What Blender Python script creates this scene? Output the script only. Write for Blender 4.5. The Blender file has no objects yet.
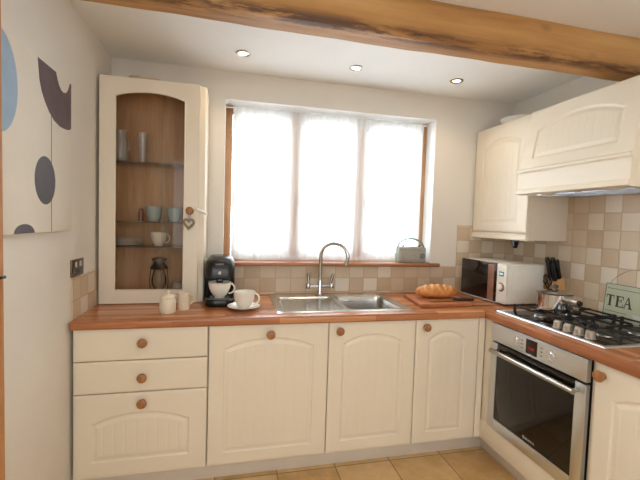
import bpy, bmesh, math, random
from mathutils import Vector, Matrix
random.seed(4)
PI = math.pi
SC = bpy.context.scene
COL = SC.collection

# ------------------------------------------------------------------ camera, world, lights, exposure
CX, CY, CZ, YAW, PITCH, ROLL, FPX = 0.72, -2.5173, 1.4001, 0.228, -0.0487, 0.032, 378.1154
cam_d = bpy.data.cameras.new('camera'); cam = bpy.data.objects.new('camera', cam_d); COL.objects.link(cam)
cam_d.sensor_width = 36; cam_d.lens = FPX * 36 / 640; cam_d.clip_start = 0.02; cam_d.clip_end = 100
_F = Vector((math.sin(YAW)*math.cos(PITCH), math.cos(YAW)*math.cos(PITCH), math.sin(PITCH)))
_R = Vector((math.cos(YAW), -math.sin(YAW), 0)); _U = _R.cross(_F)
_R2 = _R*math.cos(ROLL) + _U*math.sin(ROLL); _U2 = -_R*math.sin(ROLL) + _U*math.cos(ROLL)
m = Matrix((_R2, _U2, -_F)).transposed().to_4x4(); m.translation = (CX, CY, CZ)
cam.matrix_world = m
SC.camera = cam

world = bpy.data.worlds.new('daylight'); SC.world = world; world.use_nodes = True
wb = world.node_tree.nodes['Background']; wb.inputs['Color'].default_value = (0.86, 0.93, 1.0, 1); wb.inputs['Strength'].default_value = 10.0

def area(name, loc, rot, sx, sy, energy, color):
    l = bpy.data.lights.new(name, 'AREA'); l.shape = 'RECTANGLE'; l.size = sx; l.size_y = sy; l.energy = energy; l.color = color
    o = bpy.data.objects.new(name, l); o.location = loc; o.rotation_euler = rot; COL.objects.link(o); return o
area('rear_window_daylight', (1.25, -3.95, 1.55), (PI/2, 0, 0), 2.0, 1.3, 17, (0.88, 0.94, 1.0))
area('side_fill_light', (.12, -3.3, 1.55), (PI/2, 0, -PI/2+.35), 1.2, 1.1, 15, (0.88, 0.94, 1.0))  # added fill from the left to brighten left-facing fronts; no window built there
def spot(name, loc, energy, color=(1.0, 0.78, 0.52), size=2.3, blend=0.9, rad=0.03):
    l = bpy.data.lights.new(name, 'SPOT'); l.energy = energy; l.color = color; l.spot_size = size; l.spot_blend = blend; l.shadow_soft_size = rad
    o = bpy.data.objects.new(name, l); o.location = loc; COL.objects.link(o); return o
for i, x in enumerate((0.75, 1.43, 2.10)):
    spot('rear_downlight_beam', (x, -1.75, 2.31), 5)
SC.view_settings.view_transform = 'Standard'; SC.view_settings.look = 'None'
SC.view_settings.gamma = 1; SC.view_settings.use_curve_mapping = False
SC.view_settings.exposure = 0.06
SC.cycles.use_denoising = True
SC.cycles.max_bounces = 10; SC.cycles.diffuse_bounces = 6; SC.cycles.transparent_max_bounces = 16
SC.cycles.sample_clamp_indirect = 8

# ------------------------------------------------------------------ materials
def lin(c):
    return tuple(((v/255)/12.92 if v/255 <= .04045 else ((v/255+.055)/1.055)**2.4) for v in c) + (1,)
class N:
    def __init__(s, name):
        s.m = bpy.data.materials.new(name); s.m.use_nodes = True
        s.t = s.m.node_tree; s.b = s.t.nodes['Principled BSDF']; s.o = s.t.nodes['Material Output']
    def n(s, typ, **kw):
        x = s.t.nodes.new(typ)
        for k, v in kw.items(): setattr(x, k, v)
        return x
    def l(s, a, b): s.t.links.new(a, b)
    def math(s, op, a, b=None, c=None):
        x = s.n('ShaderNodeMath', operation=op)
        for i, v in enumerate((a, b, c)):
            if v is None: continue
            if isinstance(v, (int, float)): x.inputs[i].default_value = v
            else: s.l(v, x.inputs[i])
        return x.outputs[0]
    def coord(s, kind='Object'):
        return s.n('ShaderNodeTexCoord').outputs[kind]
    def mapped(s, scale=(1, 1, 1), kind='Object'):
        mp = s.n('ShaderNodeMapping'); mp.inputs['Scale'].default_value = scale; s.l(s.coord(kind), mp.inputs['Vector']); return mp.outputs[0]
    def noise(s, scale=5, detail=4, vec=None, rough=.55):
        x = s.n('ShaderNodeTexNoise'); x.inputs['Scale'].default_value = scale; x.inputs['Detail'].default_value = detail; x.inputs['Roughness'].default_value = rough
        s.l(vec if vec is not None else s.coord(), x.inputs['Vector']); return x.outputs['Fac']
    def ramp(s, fac, stops):
        r = s.n('ShaderNodeValToRGB'); e = r.color_ramp.elements
        while len(e) < len(stops): e.new(.5)
        for el, (p, c) in zip(e, stops): el.position = p; el.color = c if len(c) == 4 else lin(c)
        s.l(fac, r.inputs['Fac']); return r.outputs['Color']
    def mix(s, fac, a, b, mode='MIX'):
        x = s.n('ShaderNodeMix', data_type='RGBA', blend_type=mode)
        for sock, v in ((x.inputs[0], fac), (x.inputs[6], a), (x.inputs[7], b)):
            if isinstance(v, (int, float)): sock.default_value = v
            elif isinstance(v, tuple): sock.default_value = v if len(v) == 4 else lin(v)
            else: s.l(v, sock)
        return x.outputs[2]
    def bump(s, h, strength=.3, dist=.002):
        b = s.n('ShaderNodeBump'); b.inputs['Strength'].default_value = strength; b.inputs['Distance'].default_value = dist
        s.l(h, b.inputs['Height']); s.l(b.outputs[0], s.b.inputs['Normal'])
    def set(s, color=None, rough=None, metal=None, **kw):
        if color is not None:
            if isinstance(color, tuple): s.b.inputs['Base Color'].default_value = color if len(color) == 4 else lin(color)
            else: s.l(color, s.b.inputs['Base Color'])
        if rough is not None:
            if isinstance(rough, (int, float)): s.b.inputs['Roughness'].default_value = rough
            else: s.l(rough, s.b.inputs['Roughness'])
        if metal is not None: s.b.inputs['Metallic'].default_value = metal
        for k, v in kw.items(): s.b.inputs[k].default_value = v
        return s.m

def simple(name, color, rough=.5, metal=0, var=.06, scale=8, bump=0, **kw):
    s = N(name); c = lin(color)
    dark = tuple(v*(1-var) for v in c[:3]) + (1,); lite = tuple(min(1, v*(1+var)) for v in c[:3]) + (1,)
    f = s.noise(scale, 4)
    s.set(s.ramp(f, [(.3, dark), (.7, lite)]), rough, metal, **kw)
    if bump: s.bump(s.noise(scale*12, 3), bump, .001)
    return s.m

def plaster(name, color, bump=.25):
    s = N(name); c = lin(color)
    f = s.noise(2.2, 5)
    s.set(s.ramp(f, [(.3, tuple(v*.96 for v in c[:3])+(1,)), (.7, tuple(min(1, v*1.02) for v in c[:3])+(1,))]), .85)
    s.bump(s.noise(7, 6, rough=.5), bump, .01); return s.m

def wood(name, c0, c1, c2, axis=0, scale=14, rough=.45, stretch=.09, bump=.08):
    s = N(name); sc = [1, 1, 1]; sc[axis] = stretch
    v = s.mapped(tuple(sc)); f = s.noise(scale, 6, v, .6); g = s.noise(scale*7, 3, v)
    f2 = s.math('ADD', s.math('MULTIPLY', f, .75), s.math('MULTIPLY', g, .25))
    s.set(s.ramp(f2, [(.34, c0), (.5, c1), (.66, c2)]), rough); s.bump(f2, bump, .002); return s.m

def staves(name, along, across):
    s = N(name); sep = s.n('ShaderNodeSeparateXYZ'); s.l(s.coord(), sep.inputs[0])
    a, b = sep.outputs[along], sep.outputs[across]
    row = s.math('FLOOR', s.math('DIVIDE', b, .0413))
    wn = s.n('ShaderNodeTexWhiteNoise', noise_dimensions='1D'); s.l(row, wn.inputs['W'])
    colf = s.math('ADD', s.math('DIVIDE', a, .52), s.math('MULTIPLY', wn.outputs['Value'], 9))
    colr = s.math('FLOOR', colf)
    cmb = s.n('ShaderNodeCombineXYZ'); s.l(row, cmb.inputs[0]); s.l(colr, cmb.inputs[1])
    w2 = s.n('ShaderNodeTexWhiteNoise', noise_dimensions='2D'); s.l(cmb.outputs[0], w2.inputs['Vector'])
    sc = [1, 1, 1]; sc[along] = .06
    vv = s.n('ShaderNodeVectorMath', operation='ADD'); s.l(s.mapped(tuple(sc)), vv.inputs[0]); s.l(w2.outputs['Color'], vv.inputs[1])
    g = s.noise(38, 5, vv.outputs[0], .6)
    f = s.math('ADD', s.math('MULTIPLY', w2.outputs['Value'], .5), s.math('MULTIPLY', g, .55))
    c = s.ramp(f, [(.15, (132, 80, 50)), (.4, (166, 104, 66)), (.65, (192, 128, 84)), (.9, (212, 158, 112))])
    # thin joints between staves
    fr = s.math('FRACT', s.math('DIVIDE', b, .0413)); j = s.math('LESS_THAN', fr, .035)
    c = s.mix(s.math('MULTIPLY', j, .45), c, (92, 46, 28))
    s.set(c, .27); s.bump(g, .04, .001); return s.m

def tiles(name, ax, az=2, size=(.1035, .0935), off=(.0, .91), grout=(190, 168, 140), soft=.0):
    s = N(name); sep = s.n('ShaderNodeSeparateXYZ'); s.l(s.coord(), sep.inputs[0])
    u = s.math('DIVIDE', s.math('SUBTRACT', sep.outputs[ax], off[0]), size[0])
    v = s.math('DIVIDE', s.math('SUBTRACT', sep.outputs[az], off[1]), size[1])
    iu, iv = s.math('FLOOR', u), s.math('FLOOR', v)
    cmb = s.n('ShaderNodeCombineXYZ'); s.l(iu, cmb.inputs[0]); s.l(iv, cmb.inputs[1])
    w = s.n('ShaderNodeTexWhiteNoise', noise_dimensions='2D'); s.l(cmb.outputs[0], w.inputs['Vector'])
    chk = s.math('PINGPONG', s.math('ADD', iu, iv), 1.0)
    nz = s.noise(30, 5)
    f = s.math('ADD', s.math('MULTIPLY', chk, .36), s.math('ADD', s.math('MULTIPLY', w.outputs['Value'], .46), s.math('MULTIPLY', nz, .16)))
    c = s.ramp(f, [(.12, (196, 172, 142)), (.38, (207, 186, 158)), (.62, (214, 197, 173)), (.9, (226, 216, 200))])
    def edge(t):
        fr = s.math('FRACT', t); return s.math('MINIMUM', fr, s.math('SUBTRACT', 1.0, fr))
    e = s.math('MINIMUM', edge(u), edge(v))
    g = s.n('ShaderNodeMapRange'); g.inputs[1].default_value = .012; g.inputs[2].default_value = .035; s.l(e, g.inputs[0])
    c = s.mix(g.outputs[0], grout, c)
    s.set(c, .38); s.bump(s.math('ADD', g.outputs[0], s.math('MULTIPLY', nz, .25)), .5, .002); return s.m

def floor_tiles():
    s = N('travertine_floor'); sep = s.n('ShaderNodeSeparateXYZ'); s.l(s.coord(), sep.inputs[0])
    u = s.math('DIVIDE', s.math('SUBTRACT', sep.outputs[0], .005), .325); v = s.math('DIVIDE', s.math('SUBTRACT', sep.outputs[1], -.55), .325)
    cmb = s.n('ShaderNodeCombineXYZ'); s.l(s.math('FLOOR', u), cmb.inputs[0]); s.l(s.math('FLOOR', v), cmb.inputs[1])
    w = s.n('ShaderNodeTexWhiteNoise', noise_dimensions='2D'); s.l(cmb.outputs[0], w.inputs['Vector'])
    nz = s.noise(9, 7, rough=.65)
    f = s.math('ADD', s.math('MULTIPLY', w.outputs['Value'], .25), s.math('MULTIPLY', nz, .75))
    c = s.ramp(f, [(.3, (198, 160, 106)), (.5, (218, 182, 128)), (.72, (232, 202, 154))])
    def edge(t):
        fr = s.math('FRACT', t); return s.math('MINIMUM', fr, s.math('SUBTRACT', 1.0, fr))
    e = s.math('MINIMUM', edge(u), edge(v))
    g = s.n('ShaderNodeMapRange'); g.inputs[1].default_value = .006; g.inputs[2].default_value = .014; s.l(e, g.inputs[0])
    s.set(s.mix(g.outputs[0], (150, 122, 88), c), .35); s.bump(g.outputs[0], .5, .002); return s.m

def beam_mat():
    s = N('old_oak_beam')
    v = s.mapped((.10, 1, 1)); f = s.noise(11, 7, v, .62)
    k = s.noise(3.1, 4, s.mapped((.8, 1.5, 4)), .6)
    vo = s.n('ShaderNodeTexWave', wave_type='RINGS'); vo.inputs['Scale'].default_value = .9; vo.inputs['Distortion'].default_value = 9; vo.inputs['Detail'].default_value = 3
    s.l(s.mapped((.35, 1, 2.2)), vo.inputs['Vector'])
    f = s.math('ADD', s.math('MULTIPLY', f, .8), s.math('MULTIPLY', vo.outputs['Fac'], .14))
    base = s.ramp(f, [(.28, (142, 98, 54)), (.42, (178, 130, 74)), (.6, (198, 152, 94)), (.8, (210, 170, 114))])
    # dark weathered streaks follow the rough lower arris (geometry-bound mask by normal pointing down)
    sep = s.n('ShaderNodeSeparateXYZ'); s.l(s.coord(), sep.inputs[0])
    low = s.n('ShaderNodeMapRange'); low.inputs[1].default_value = 2.215; low.inputs[2].default_value = 2.185; s.l(sep.outputs[2], low.inputs[0])
    st = s.noise(9, 7, s.mapped((.3, 2.4, 2.4)), .7)
    stm = s.n('ShaderNodeMapRange'); stm.inputs[1].default_value = .44; stm.inputs[2].default_value = .54; s.l(st, stm.inputs[0])
    ym = s.n('ShaderNodeMapRange'); ym.inputs[1].default_value = -.985; ym.inputs[2].default_value = -1.03; s.l(sep.outputs[1], ym.inputs[0])
    fac = s.math('MULTIPLY', s.math('MULTIPLY', low.outputs[0], stm.outputs[0]), ym.outputs[0])
    c = s.mix(s.math('MULTIPLY', fac, .85), base, (66, 34, 22))
    kn = s.n('ShaderNodeTexVoronoi'); kn.inputs['Scale'].default_value = 2.3; s.l(s.mapped((1, 2, 2)), kn.inputs['Vector'])
    km = s.n('ShaderNodeMapRange'); km.inputs[1].default_value = .13; km.inputs[2].default_value = .05; s.l(kn.outputs['Distance'], km.inputs[0])
    c = s.mix(s.math('MULTIPLY', km.outputs[0], .6), c, (74, 36, 16))
    s.set(c, .6); s.bump(s.math('ADD', f, s.math('MULTIPLY', st, .6)), .55, .008); return s.m

def steel(name, col=(190, 190, 188), rough=.28, axis=None, aniso=0):
    s = N(name); sc = [1, 1, 1]
    if axis is not None: sc[axis] = .03
    g = s.noise(160, 2, s.mapped(tuple(sc)))
    r = s.n('ShaderNodeMapRange'); r.inputs[3].default_value = rough*.8; r.inputs[4].default_value = rough*1.25; s.l(g, r.inputs[0])
    s.set(col, r.outputs[0], 1.0); 
    if axis is not None: s.bump(g, .04, .0005)
    return s.m

def glassy(name, tint=(1, 1, 1, 1), gloss=.12, rough=.02):
    s = N(name); t = s.n('ShaderNodeBsdfTransparent'); t.inputs[0].default_value = tint
    g = s.n('ShaderNodeBsdfGlossy'); g.inputs['Roughness'].default_value = rough
    fr = s.n('ShaderNodeFresnel'); fr.inputs[0].default_value = 1.25
    fac = s.math('MINIMUM', s.math('ADD', fr.outputs[0], gloss), 1.0)
    mx = s.n('ShaderNodeMixShader'); s.l(fac, mx.inputs[0]); s.l(t.outputs[0], mx.inputs[1]); s.l(g.outputs[0], mx.inputs[2])
    s.l(mx.outputs[0], s.o.inputs['Surface']); return s.m

def milky(name):
    s = N(name); t = s.n('ShaderNodeBsdfTransparent'); d = s.n('ShaderNodeBsdfDiffuse'); d.inputs[0].default_value = (.75, .76, .74, 1)
    g = s.n('ShaderNodeBsdfGlossy'); g.inputs['Roughness'].default_value = .06
    a = s.n('ShaderNodeMixShader'); a.inputs[0].default_value = .42; s.l(t.outputs[0], a.inputs[1]); s.l(d.outputs[0], a.inputs[2])
    b = s.n('ShaderNodeMixShader'); b.inputs[0].default_value = .06; s.l(a.outputs[0], b.inputs[1]); s.l(g.outputs[0], b.inputs[2]); s.l(b.outputs[0], s.o.inputs['Surface']); return s.m

def voile():
    s = N('white_voile'); t = s.n('ShaderNodeBsdfTransparent'); tr = s.n('ShaderNodeBsdfTranslucent'); d = s.n('ShaderNodeBsdfDiffuse')
    tr.inputs[0].default_value = (.9, .9, .9, 1); d.inputs[0].default_value = (.9, .9, .9, 1)
    a = s.n('ShaderNodeMixShader'); a.inputs[0].default_value = .45; s.l(tr.outputs[0], a.inputs[1]); s.l(d.outputs[0], a.inputs[2])
    b = s.n('ShaderNodeMixShader')
    w = s.noise(60, 2, s.mapped((1, 1, .05))); f = s.n('ShaderNodeMapRange'); f.inputs[3].default_value = .48; f.inputs[4].default_value = .68; s.l(w, f.inputs[0])
    s.l(f.outputs[0], b.inputs[0]); s.l(t.outputs[0], b.inputs[1]); s.l(a.outputs[0], b.inputs[2]); s.l(b.outputs[0], s.o.inputs['Surface']); return s.m

def emit(name, col, strength):
    s = N(name); s.set((10, 10, 10), .5); s.b.inputs['Emission Color'].default_value = lin(col); s.b.inputs['Emission Strength'].default_value = strength; return s.m

M = {}
M['wall'] = plaster('painted_plaster', (230, 226, 218))
M['ceiling'] = plaster('white_ceiling_paint', (240, 240, 238), .1)
M['reveal'] = plaster('white_reveal_paint', (240, 240, 238), .1)
M['cream'] = simple('cream_satin_door', (235, 225, 206), .33, var=.02, scale=3)
M['cream_dull'] = simple('cream_carcass', (226, 215, 198), .5, var=.02)
M['white_plastic'] = simple('white_plastic', (236, 234, 226), .35, var=.02)
M['plinth'] = simple('cream_plinth_board', (224, 216, 204), .45, var=.03)
M['oak_knob'] = wood('turned_oak', (130, 84, 46), (158, 106, 62), (178, 128, 82), 2, 60, .35, .3)
M['cab_wood'] = wood('cabinet_lining_wood', (186, 146, 106), (206, 168, 128), (222, 188, 150), 2, 12, .5)
M['frame_wood'] = wood('window_timber', (150, 108, 72), (182, 138, 98), (208, 168, 128), 2, 18, .4)
M['sill_wood'] = wood('sill_timber', (142, 90, 56), (170, 112, 74), (190, 136, 96), 0, 16, .35)
M['post_wood'] = wood('door_post_timber', (168, 104, 48), (198, 136, 72), (214, 158, 94), 2, 12, .45)
M['board_wood'] = wood('board_wood', (150, 84, 50), (176, 106, 66), (196, 130, 86), 0, 22, .45)
M['block_wood'] = wood('beech_block', (196, 146, 88), (214, 168, 108), (226, 184, 128), 2, 20, .5)
M['worktop_x'] = staves('stave_worktop_long', 0, 1)
M['worktop_y'] = staves('stave_worktop_return', 1, 0)
M['tile_back'] = tiles('beige_wall_tile_back', 0, off=(.0725, .92))
M['tile_side'] = tiles('beige_wall_tile_side', 1, size=(.0990, .1010), off=(-.588, .895))
M['floor'] = floor_tiles()
M['beam'] = beam_mat()
M['steel'] = steel('brushed_steel', (216, 221, 228), .3, 1)
M['steel_x'] = steel('sink_steel', (200, 198, 194), .22, 0)
M['hob_steel'] = steel('hob_steel', (150, 146, 140), .2, 1)
M['chrome'] = steel('polished_chrome', (205, 205, 205), .08)
M['satin'] = steel('satin_nickel', (176, 172, 164), .25)
M['knob_silver'] = simple('satin_silver_knob', (176, 166, 152), .3, .6, var=.03)
M['black'] = simple('black_plastic', (22, 22, 24), .25, var=.1)
M['black_matt'] = simple('black_cast_iron', (24, 24, 26), .55, var=.2, scale=40, bump=.2)
M['black_glass'] = simple('dark_oven_glass', (14, 11, 9), .06, var=.1)
M['hob_glass'] = simple('dark_hob_surface', (58, 54, 50), .12, .6, var=.05)
M['mw_glass'] = simple('microwave_dark_glass', (34, 22, 18), .1, var=.1)
M['mw_strip'] = simple('brown_mirror_strip', (150, 108, 90), .2, var=.05)
M['white_ceramic'] = simple('white_glaze', (238, 234, 224), .15, var=.02)
M['cream_ceramic'] = simple('cream_stoneware', (232, 220, 198), .4, var=.04, scale=20)
M['blue_ceramic'] = simple('pale_blue_glaze', (178, 200, 200), .2, var=.05)
M['glass'] = glassy('clear_glass', (.93, .96, .94, 1), .03)
M['door_glass'] = glassy('cabinet_pane', (.94, .91, .88, 1), .0)
M['tumbler'] = milky('cloudy_glassware')
M['pane'] = glassy('window_pane', (.96, .98, .98, 1), .02)
M['voile'] = voile()
M['canvas'] = simple('painted_canvas_ground', (228, 222, 210), .8, var=.03, scale=5, bump=.2)
M['paint_mauve'] = simple('mauve_grey_paint', (104, 88, 92), .8, var=.12, scale=12)
M['paint_blue'] = simple('sky_blue_paint', (160, 184, 208), .8, var=.06, scale=10)
M['paint_slate'] = simple('slate_paint', (98, 98, 104), .8, var=.12, scale=12)
M['paint_line'] = simple('brown_line_paint', (120, 98, 80), .8)
M['sign'] = simple('sage_painted_tin', (186, 190, 164), .5, var=.06, scale=10)
M['sign_dark'] = simple('dark_green_lettering', (52, 60, 52), .6)
M['sign_pale'] = simple('pale_sign_print', (206, 208, 204), .6)
M['radio'] = simple('sage_leatherette', (158, 162, 148), .5, var=.06, scale=20)
M['radio_grille'] = simple('silver_grille_cloth', (176, 172, 164), .45, var=.12, scale=80)
M['cloth_blue'] = simple('blue_grey_strap', (112, 130, 138), .5)
M['wire'] = simple('grey_wire', (120, 114, 104), .4, .8)
M['print_grey'] = simple('grey_print', (92, 98, 106), .5)
M['label_silver'] = simple('silver_print', (200, 200, 200), .4)
M['pewter'] = steel('dark_pewter', (110, 108, 104), .3)
M['brass_plate'] = steel('aged_socket_metal', (128, 116, 100), .35)
M['wicker'] = simple('twig_wicker', (150, 136, 112), .8, var=.3, scale=120, bump=.4)
M['lamp'] = emit('downlight_lamp', (255, 226, 180), 12)
M['red_led'] = emit('red_digits', (255, 50, 30), .5)
M['white_led'] = emit('lit_display', (190, 230, 235), .9)
M['grey_led_bg'] = simple('display_window', (30, 34, 36), .2)
M['dark_red_bg'] = simple('dark_display', (30, 12, 10), .12)

def crust():
    s = N('bread_crust'); sep = s.n('ShaderNodeSeparateXYZ'); s.l(s.coord(), sep.inputs[0])
    nz = s.noise(26, 5); at = s.n('ShaderNodeAttribute', attribute_name='slash')
    c = s.ramp(nz, [(.3, (184, 108, 52)), (.55, (210, 142, 76)), (.75, (226, 174, 110))])
    s.set(s.mix(s.math('MULTIPLY', at.outputs['Fac'], .8), c, (236, 200, 142)), .5); s.bump(nz, .4, .004); return s.m
M['crust'] = crust()

# ------------------------------------------------------------------ object helpers
def base_of(p):
    v = Vector((0, 0, 0))
    while p is not None: v = v + Vector(p['_b']) if '_b' in p else v; p = p.parent
    return v
ROOTLOC = {}
def thing(name, label, cat, loc, group=None):
    o = bpy.data.objects.new(name, None); o.empty_display_size = .05; COL.objects.link(o); o.location = loc
    o['label'] = label; o['category'] = cat
    if group: o['group'] = group
    ROOTLOC[o.name] = Vector(loc); return o
def obj(name, bm, mat, parent=None, smooth=30, label=None, local=False, origin=None):
    me = bpy.data.meshes.new(name)
    off = Vector((0, 0, 0))
    if parent is not None: off = ROOTLOC[parent.name]
    elif origin is not None: off = Vector(origin)
    if not local and off.length > 0: bmesh.ops.translate(bm, verts=bm.verts, vec=-off)
    bmesh.ops.recalc_face_normals(bm, faces=bm.faces) if not getattr(bm, 'keep', False) else None
    bm.to_mesh(me); bm.free()
    for mm in (mat if isinstance(mat, (list, tuple)) else [mat]): me.materials.append(mm)
    me.shade_smooth(); me.set_sharp_from_angle(angle=math.radians(smooth))
    o = bpy.data.objects.new(name, me); COL.objects.link(o)
    if parent is not None: o.parent = parent
    elif origin is not None: o.location = origin
    ROOTLOC[o.name] = off
    if label: o['label'] = label
    return o
def tag(o, label, cat, group=None):
    o['label'] = label; o['category'] = cat
    if group: o['group'] = group
    return o
def struct(name, bm, mat, **k):
    o = obj(name, bm, mat, **k); o['kind'] = 'structure'; return o
def NB(): return bmesh.new()
def box(bm, x0, x1, y0, y1, z0, z1, bev=0, seg=2, mi=0):
    x0, x1 = sorted((x0, x1)); y0, y1 = sorted((y0, y1)); z0, z1 = sorted((z0, z1))
    vs = [bm.verts.new((x, y, z)) for x in (x0, x1) for y in (y0, y1) for z in (z0, z1)]
    fs = [bm.faces.new([vs[i] for i in q]) for q in ((0, 1, 3, 2), (4, 6, 7, 5), (0, 4, 5, 1), (2, 3, 7, 6), (0, 2, 6, 4), (1, 5, 7, 3))]
    for f in fs: f.material_index = mi
    if bev:
        es = list({e for f in fs for e in f.edges})
        r = bmesh.ops.bevel(bm, geom=es, offset=bev, segments=seg, affect='EDGES', profile=.5)
        for f in r['faces']: f.material_index = mi
    return vs
def lathe(bm, prof, c=(0, 0, 0), seg=32, axis='z', mi=0):
    c = Vector(c); rings = []
    def P(r, h, a):
        x, y = r*math.cos(a), r*math.sin(a)
        if axis == 'z': return c + Vector((x, y, h))
        if axis == 'y': return c + Vector((x, h, y))
        return c + Vector((h, x, y))
    for r, h in prof:
        if r < 1e-6: rings.append([bm.verts.new(P(0, h, 0))])
        else: rings.append([bm.verts.new(P(r, h, 2*PI*k/seg)) for k in range(seg)])
    for a, b in zip(rings, rings[1:]):
        for k in range(seg):
            k2 = (k+1) % seg
            q = [a[k % len(a)], a[k2 % len(a)], b[k2 % len(b)], b[k % len(b)]]
            q = list(dict.fromkeys(q))
            if len(q) >= 3: bm.faces.new(q).material_index = mi
    return rings
def tube(bm, pts, r, seg=12, closed=False, flat=1.0, mi=0):
    pts = [Vector(p) for p in pts]; n = len(pts); rs = r if isinstance(r, (list, tuple)) else [r]*n
    tg = []
    for i in range(n):
        a = pts[(i-1) % n] if (closed or i > 0) else pts[i]; b = pts[(i+1) % n] if (closed or i < n-1) else pts[i]
        tg.append((b-a).normalized())
    up = Vector((0, 0, 1)) if abs(tg[0].z) < .9 else Vector((1, 0, 0))
    u = (up - tg[0]*up.dot(tg[0])).normalized(); rings = []
    for i in range(n):
        u = (u - tg[i]*u.dot(tg[i])).normalized(); v = tg[i].cross(u)
        rings.append([bm.verts.new(pts[i] + rs[i]*(math.cos(2*PI*k/seg)*u*flat + math.sin(2*PI*k/seg)*v)) for k in range(seg)])
    for i in range(n if closed else n-1):
        a, b = rings[i], rings[(i+1) % n]
        for k in range(seg): bm.faces.new((a[k], a[(k+1) % seg], b[(k+1) % seg], b[k])).material_index = mi
    if not closed:
        bm.faces.new(rings[0][::-1]).material_index = mi; bm.faces.new(rings[-1]).material_index = mi
def arc(c, r, a0, a1, n, plane='xz'):
    out = []
    for i in range(n+1):
        a = a0 + (a1-a0)*i/n; p, q = r*math.cos(a), r*math.sin(a)
        out.append(Vector(c) + (Vector((p, 0, q)) if plane == 'xz' else Vector((p, q, 0)) if plane == 'xy' else Vector((0, p, q))))
    return out
def prism(bm, poly, d0, d1, axis=1, mi=0):
    """poly: list of 2D points in the two other axes, extruded along axis"""
    def P(p, d):
        l = list(p); l.insert(axis, d); return l
    a = [bm.verts.new(P(p, d0)) for p in poly]; b = [bm.verts.new(P(p, d1)) for p in poly]; n = len(poly)
    bm.faces.new(a).material_index = mi; bm.faces.new(b[::-1]).material_index = mi
    for i in range(n): bm.faces.new((a[i], b[i], b[(i+1) % n], a[(i+1) % n])).material_index = mi
def cap_loft(bm, loops, mi=0, cap=True):
    R = [[bm.verts.new(p) for p in l] for l in loops]; n = len(R[0])
    for a, b in zip(R, R[1:]):
        for k in range(n): bm.faces.new((a[k], a[(k+1) % n], b[(k+1) % n], b[k])).material_index = mi
    if cap: bm.faces.new(R[0][::-1]).material_index = mi; bm.faces.new(R[-1]).material_index = mi
def heightfield(bm, us, vs, hf, O, U, V, Nn, back):
    O, U, V, Nn = map(Vector, (O, U, V, Nn))
    G = [[bm.verts.new(O + U*u + V*v + Nn*hf(u, v)) for v in vs] for u in us]
    for i in range(len(us)-1):
        for j in range(len(vs)-1): bm.faces.new((G[i][j], G[i+1][j], G[i+1][j+1], G[i][j+1]))
    rim = [G[i][0] for i in range(len(us))] + [G[-1][j] for j in range(1, len(vs))] + [G[i][-1] for i in range(len(us)-2, -1, -1)] + [G[0][j] for j in range(len(vs)-2, 0, -1)]
    co = [(0, 0)]
    uv = [(us[i], vs[0]) for i in range(len(us))] + [(us[-1], vs[j]) for j in range(1, len(vs))] + [(us[i], vs[-1]) for i in range(len(us)-2, -1, -1)] + [(us[0], vs[j]) for j in range(len(vs)-2, 0, -1)]
    B = [bm.verts.new(O + U*u + V*v - Nn*back) for u, v in uv]
    n = len(rim)
    for k in range(n): bm.faces.new((rim[k], B[k], B[(k+1) % n], rim[(k+1) % n]))
    bm.faces.new(B[::-1])
def frange(a, b, st):
    n = max(1, int(round((b-a)/st))); return [a+(b-a)*i/n for i in range(n+1)]
def merge_sorted(l, eps=.0011):
    l = sorted(l); out = [l[0]]
    for x in l[1:]:
        if x-out[-1] > eps: out.append(x)
    return out
def arched_panel(bm, w, h, pl, pr, pb, ps, rise, O, U, V, Nn, back=.02, pitch=.052, plain=False):
    """door slab w x h; panel from pl..w-pr, bottom pb, springing ps, arch rise"""
    hw = (w-pl-pr)/2; cu = pl+hw
    grooves = [cu + (k+.5)*pitch for k in range(-12, 12) if abs((k+.5)*pitch) < hw-.03]
    us = [0, .0015, .004, w-.004, w-.0015, w] + frange(.004, w-.004, .012)
    vs = [0, .0015, .004, h-.004, h-.0015, h] + frange(.004, h-.004, .014)
    if not plain:
        us += frange(pl-.006, pl+.034, .0028) + frange(w-pr-.034, w-pr+.006, .0028)
        for g in grooves: us += [g-.004, g-.002, g, g+.002, g+.004]
        vs += frange(pb-.006, pb+.034, .0028) + frange(ps-.034, ps+rise+.008, .0028)
    us, vs = merge_sorted(us), merge_sorted(vs)
    us[-1] = w; vs[-1] = h
    def hf(u, v):
        e = min(u, w-u, v, h-v); r = -.0025*max(0, 1-e/.004)**2
        if plain: return r
        t = (u-cu)/hw
        top = ps + rise*(math.cos(min(1, abs(t)/.93)*PI/2)**.75 if abs(t) < .93 else 0)
        s = min(hw-abs(u-cu), v-pb, (top-v)*.93)
        if s <= -.004: return r
        def sm(a, b, x):
            x = max(0, min(1, (x-a)/(b-a))); return x*x*(3-2*x)
        hgt = -.0055*sm(-.004, .004, s) + .0042*sm(.007, .029, s)
        if s > .031:
            d = min([abs(u-g) for g in grooves] + [1]); hgt -= .0008*max(0, 1-d/.004)
        return hgt + r
    heightfield(bm, us, vs, hf, O, U, V, Nn, back)
def knob(parent, p, n, name='knob', mat=None, r=.023):
    """turned knob at p pointing along n"""
    bm = NB(); prof = [(0, -.001), (r*.62, -.001), (r*.55, .004), (r*.45, .010), (r*.62, .015), (r*.95, .019), (r, .024), (r*.92, .029), (r*.6, .0325), (0, .034)]
    lathe(bm, [(a, b) for a, b in prof], (0, 0, 0), 24)
    q = Vector((0, 0, 1)).rotation_difference(Vector(n)).to_matrix()
    bmesh.ops.rotate(bm, verts=bm.verts, cent=(0, 0, 0), matrix=q); bmesh.ops.translate(bm, verts=bm.verts, vec=p)
    return obj(name, bm, mat or M['oak_knob'], parent)
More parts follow.
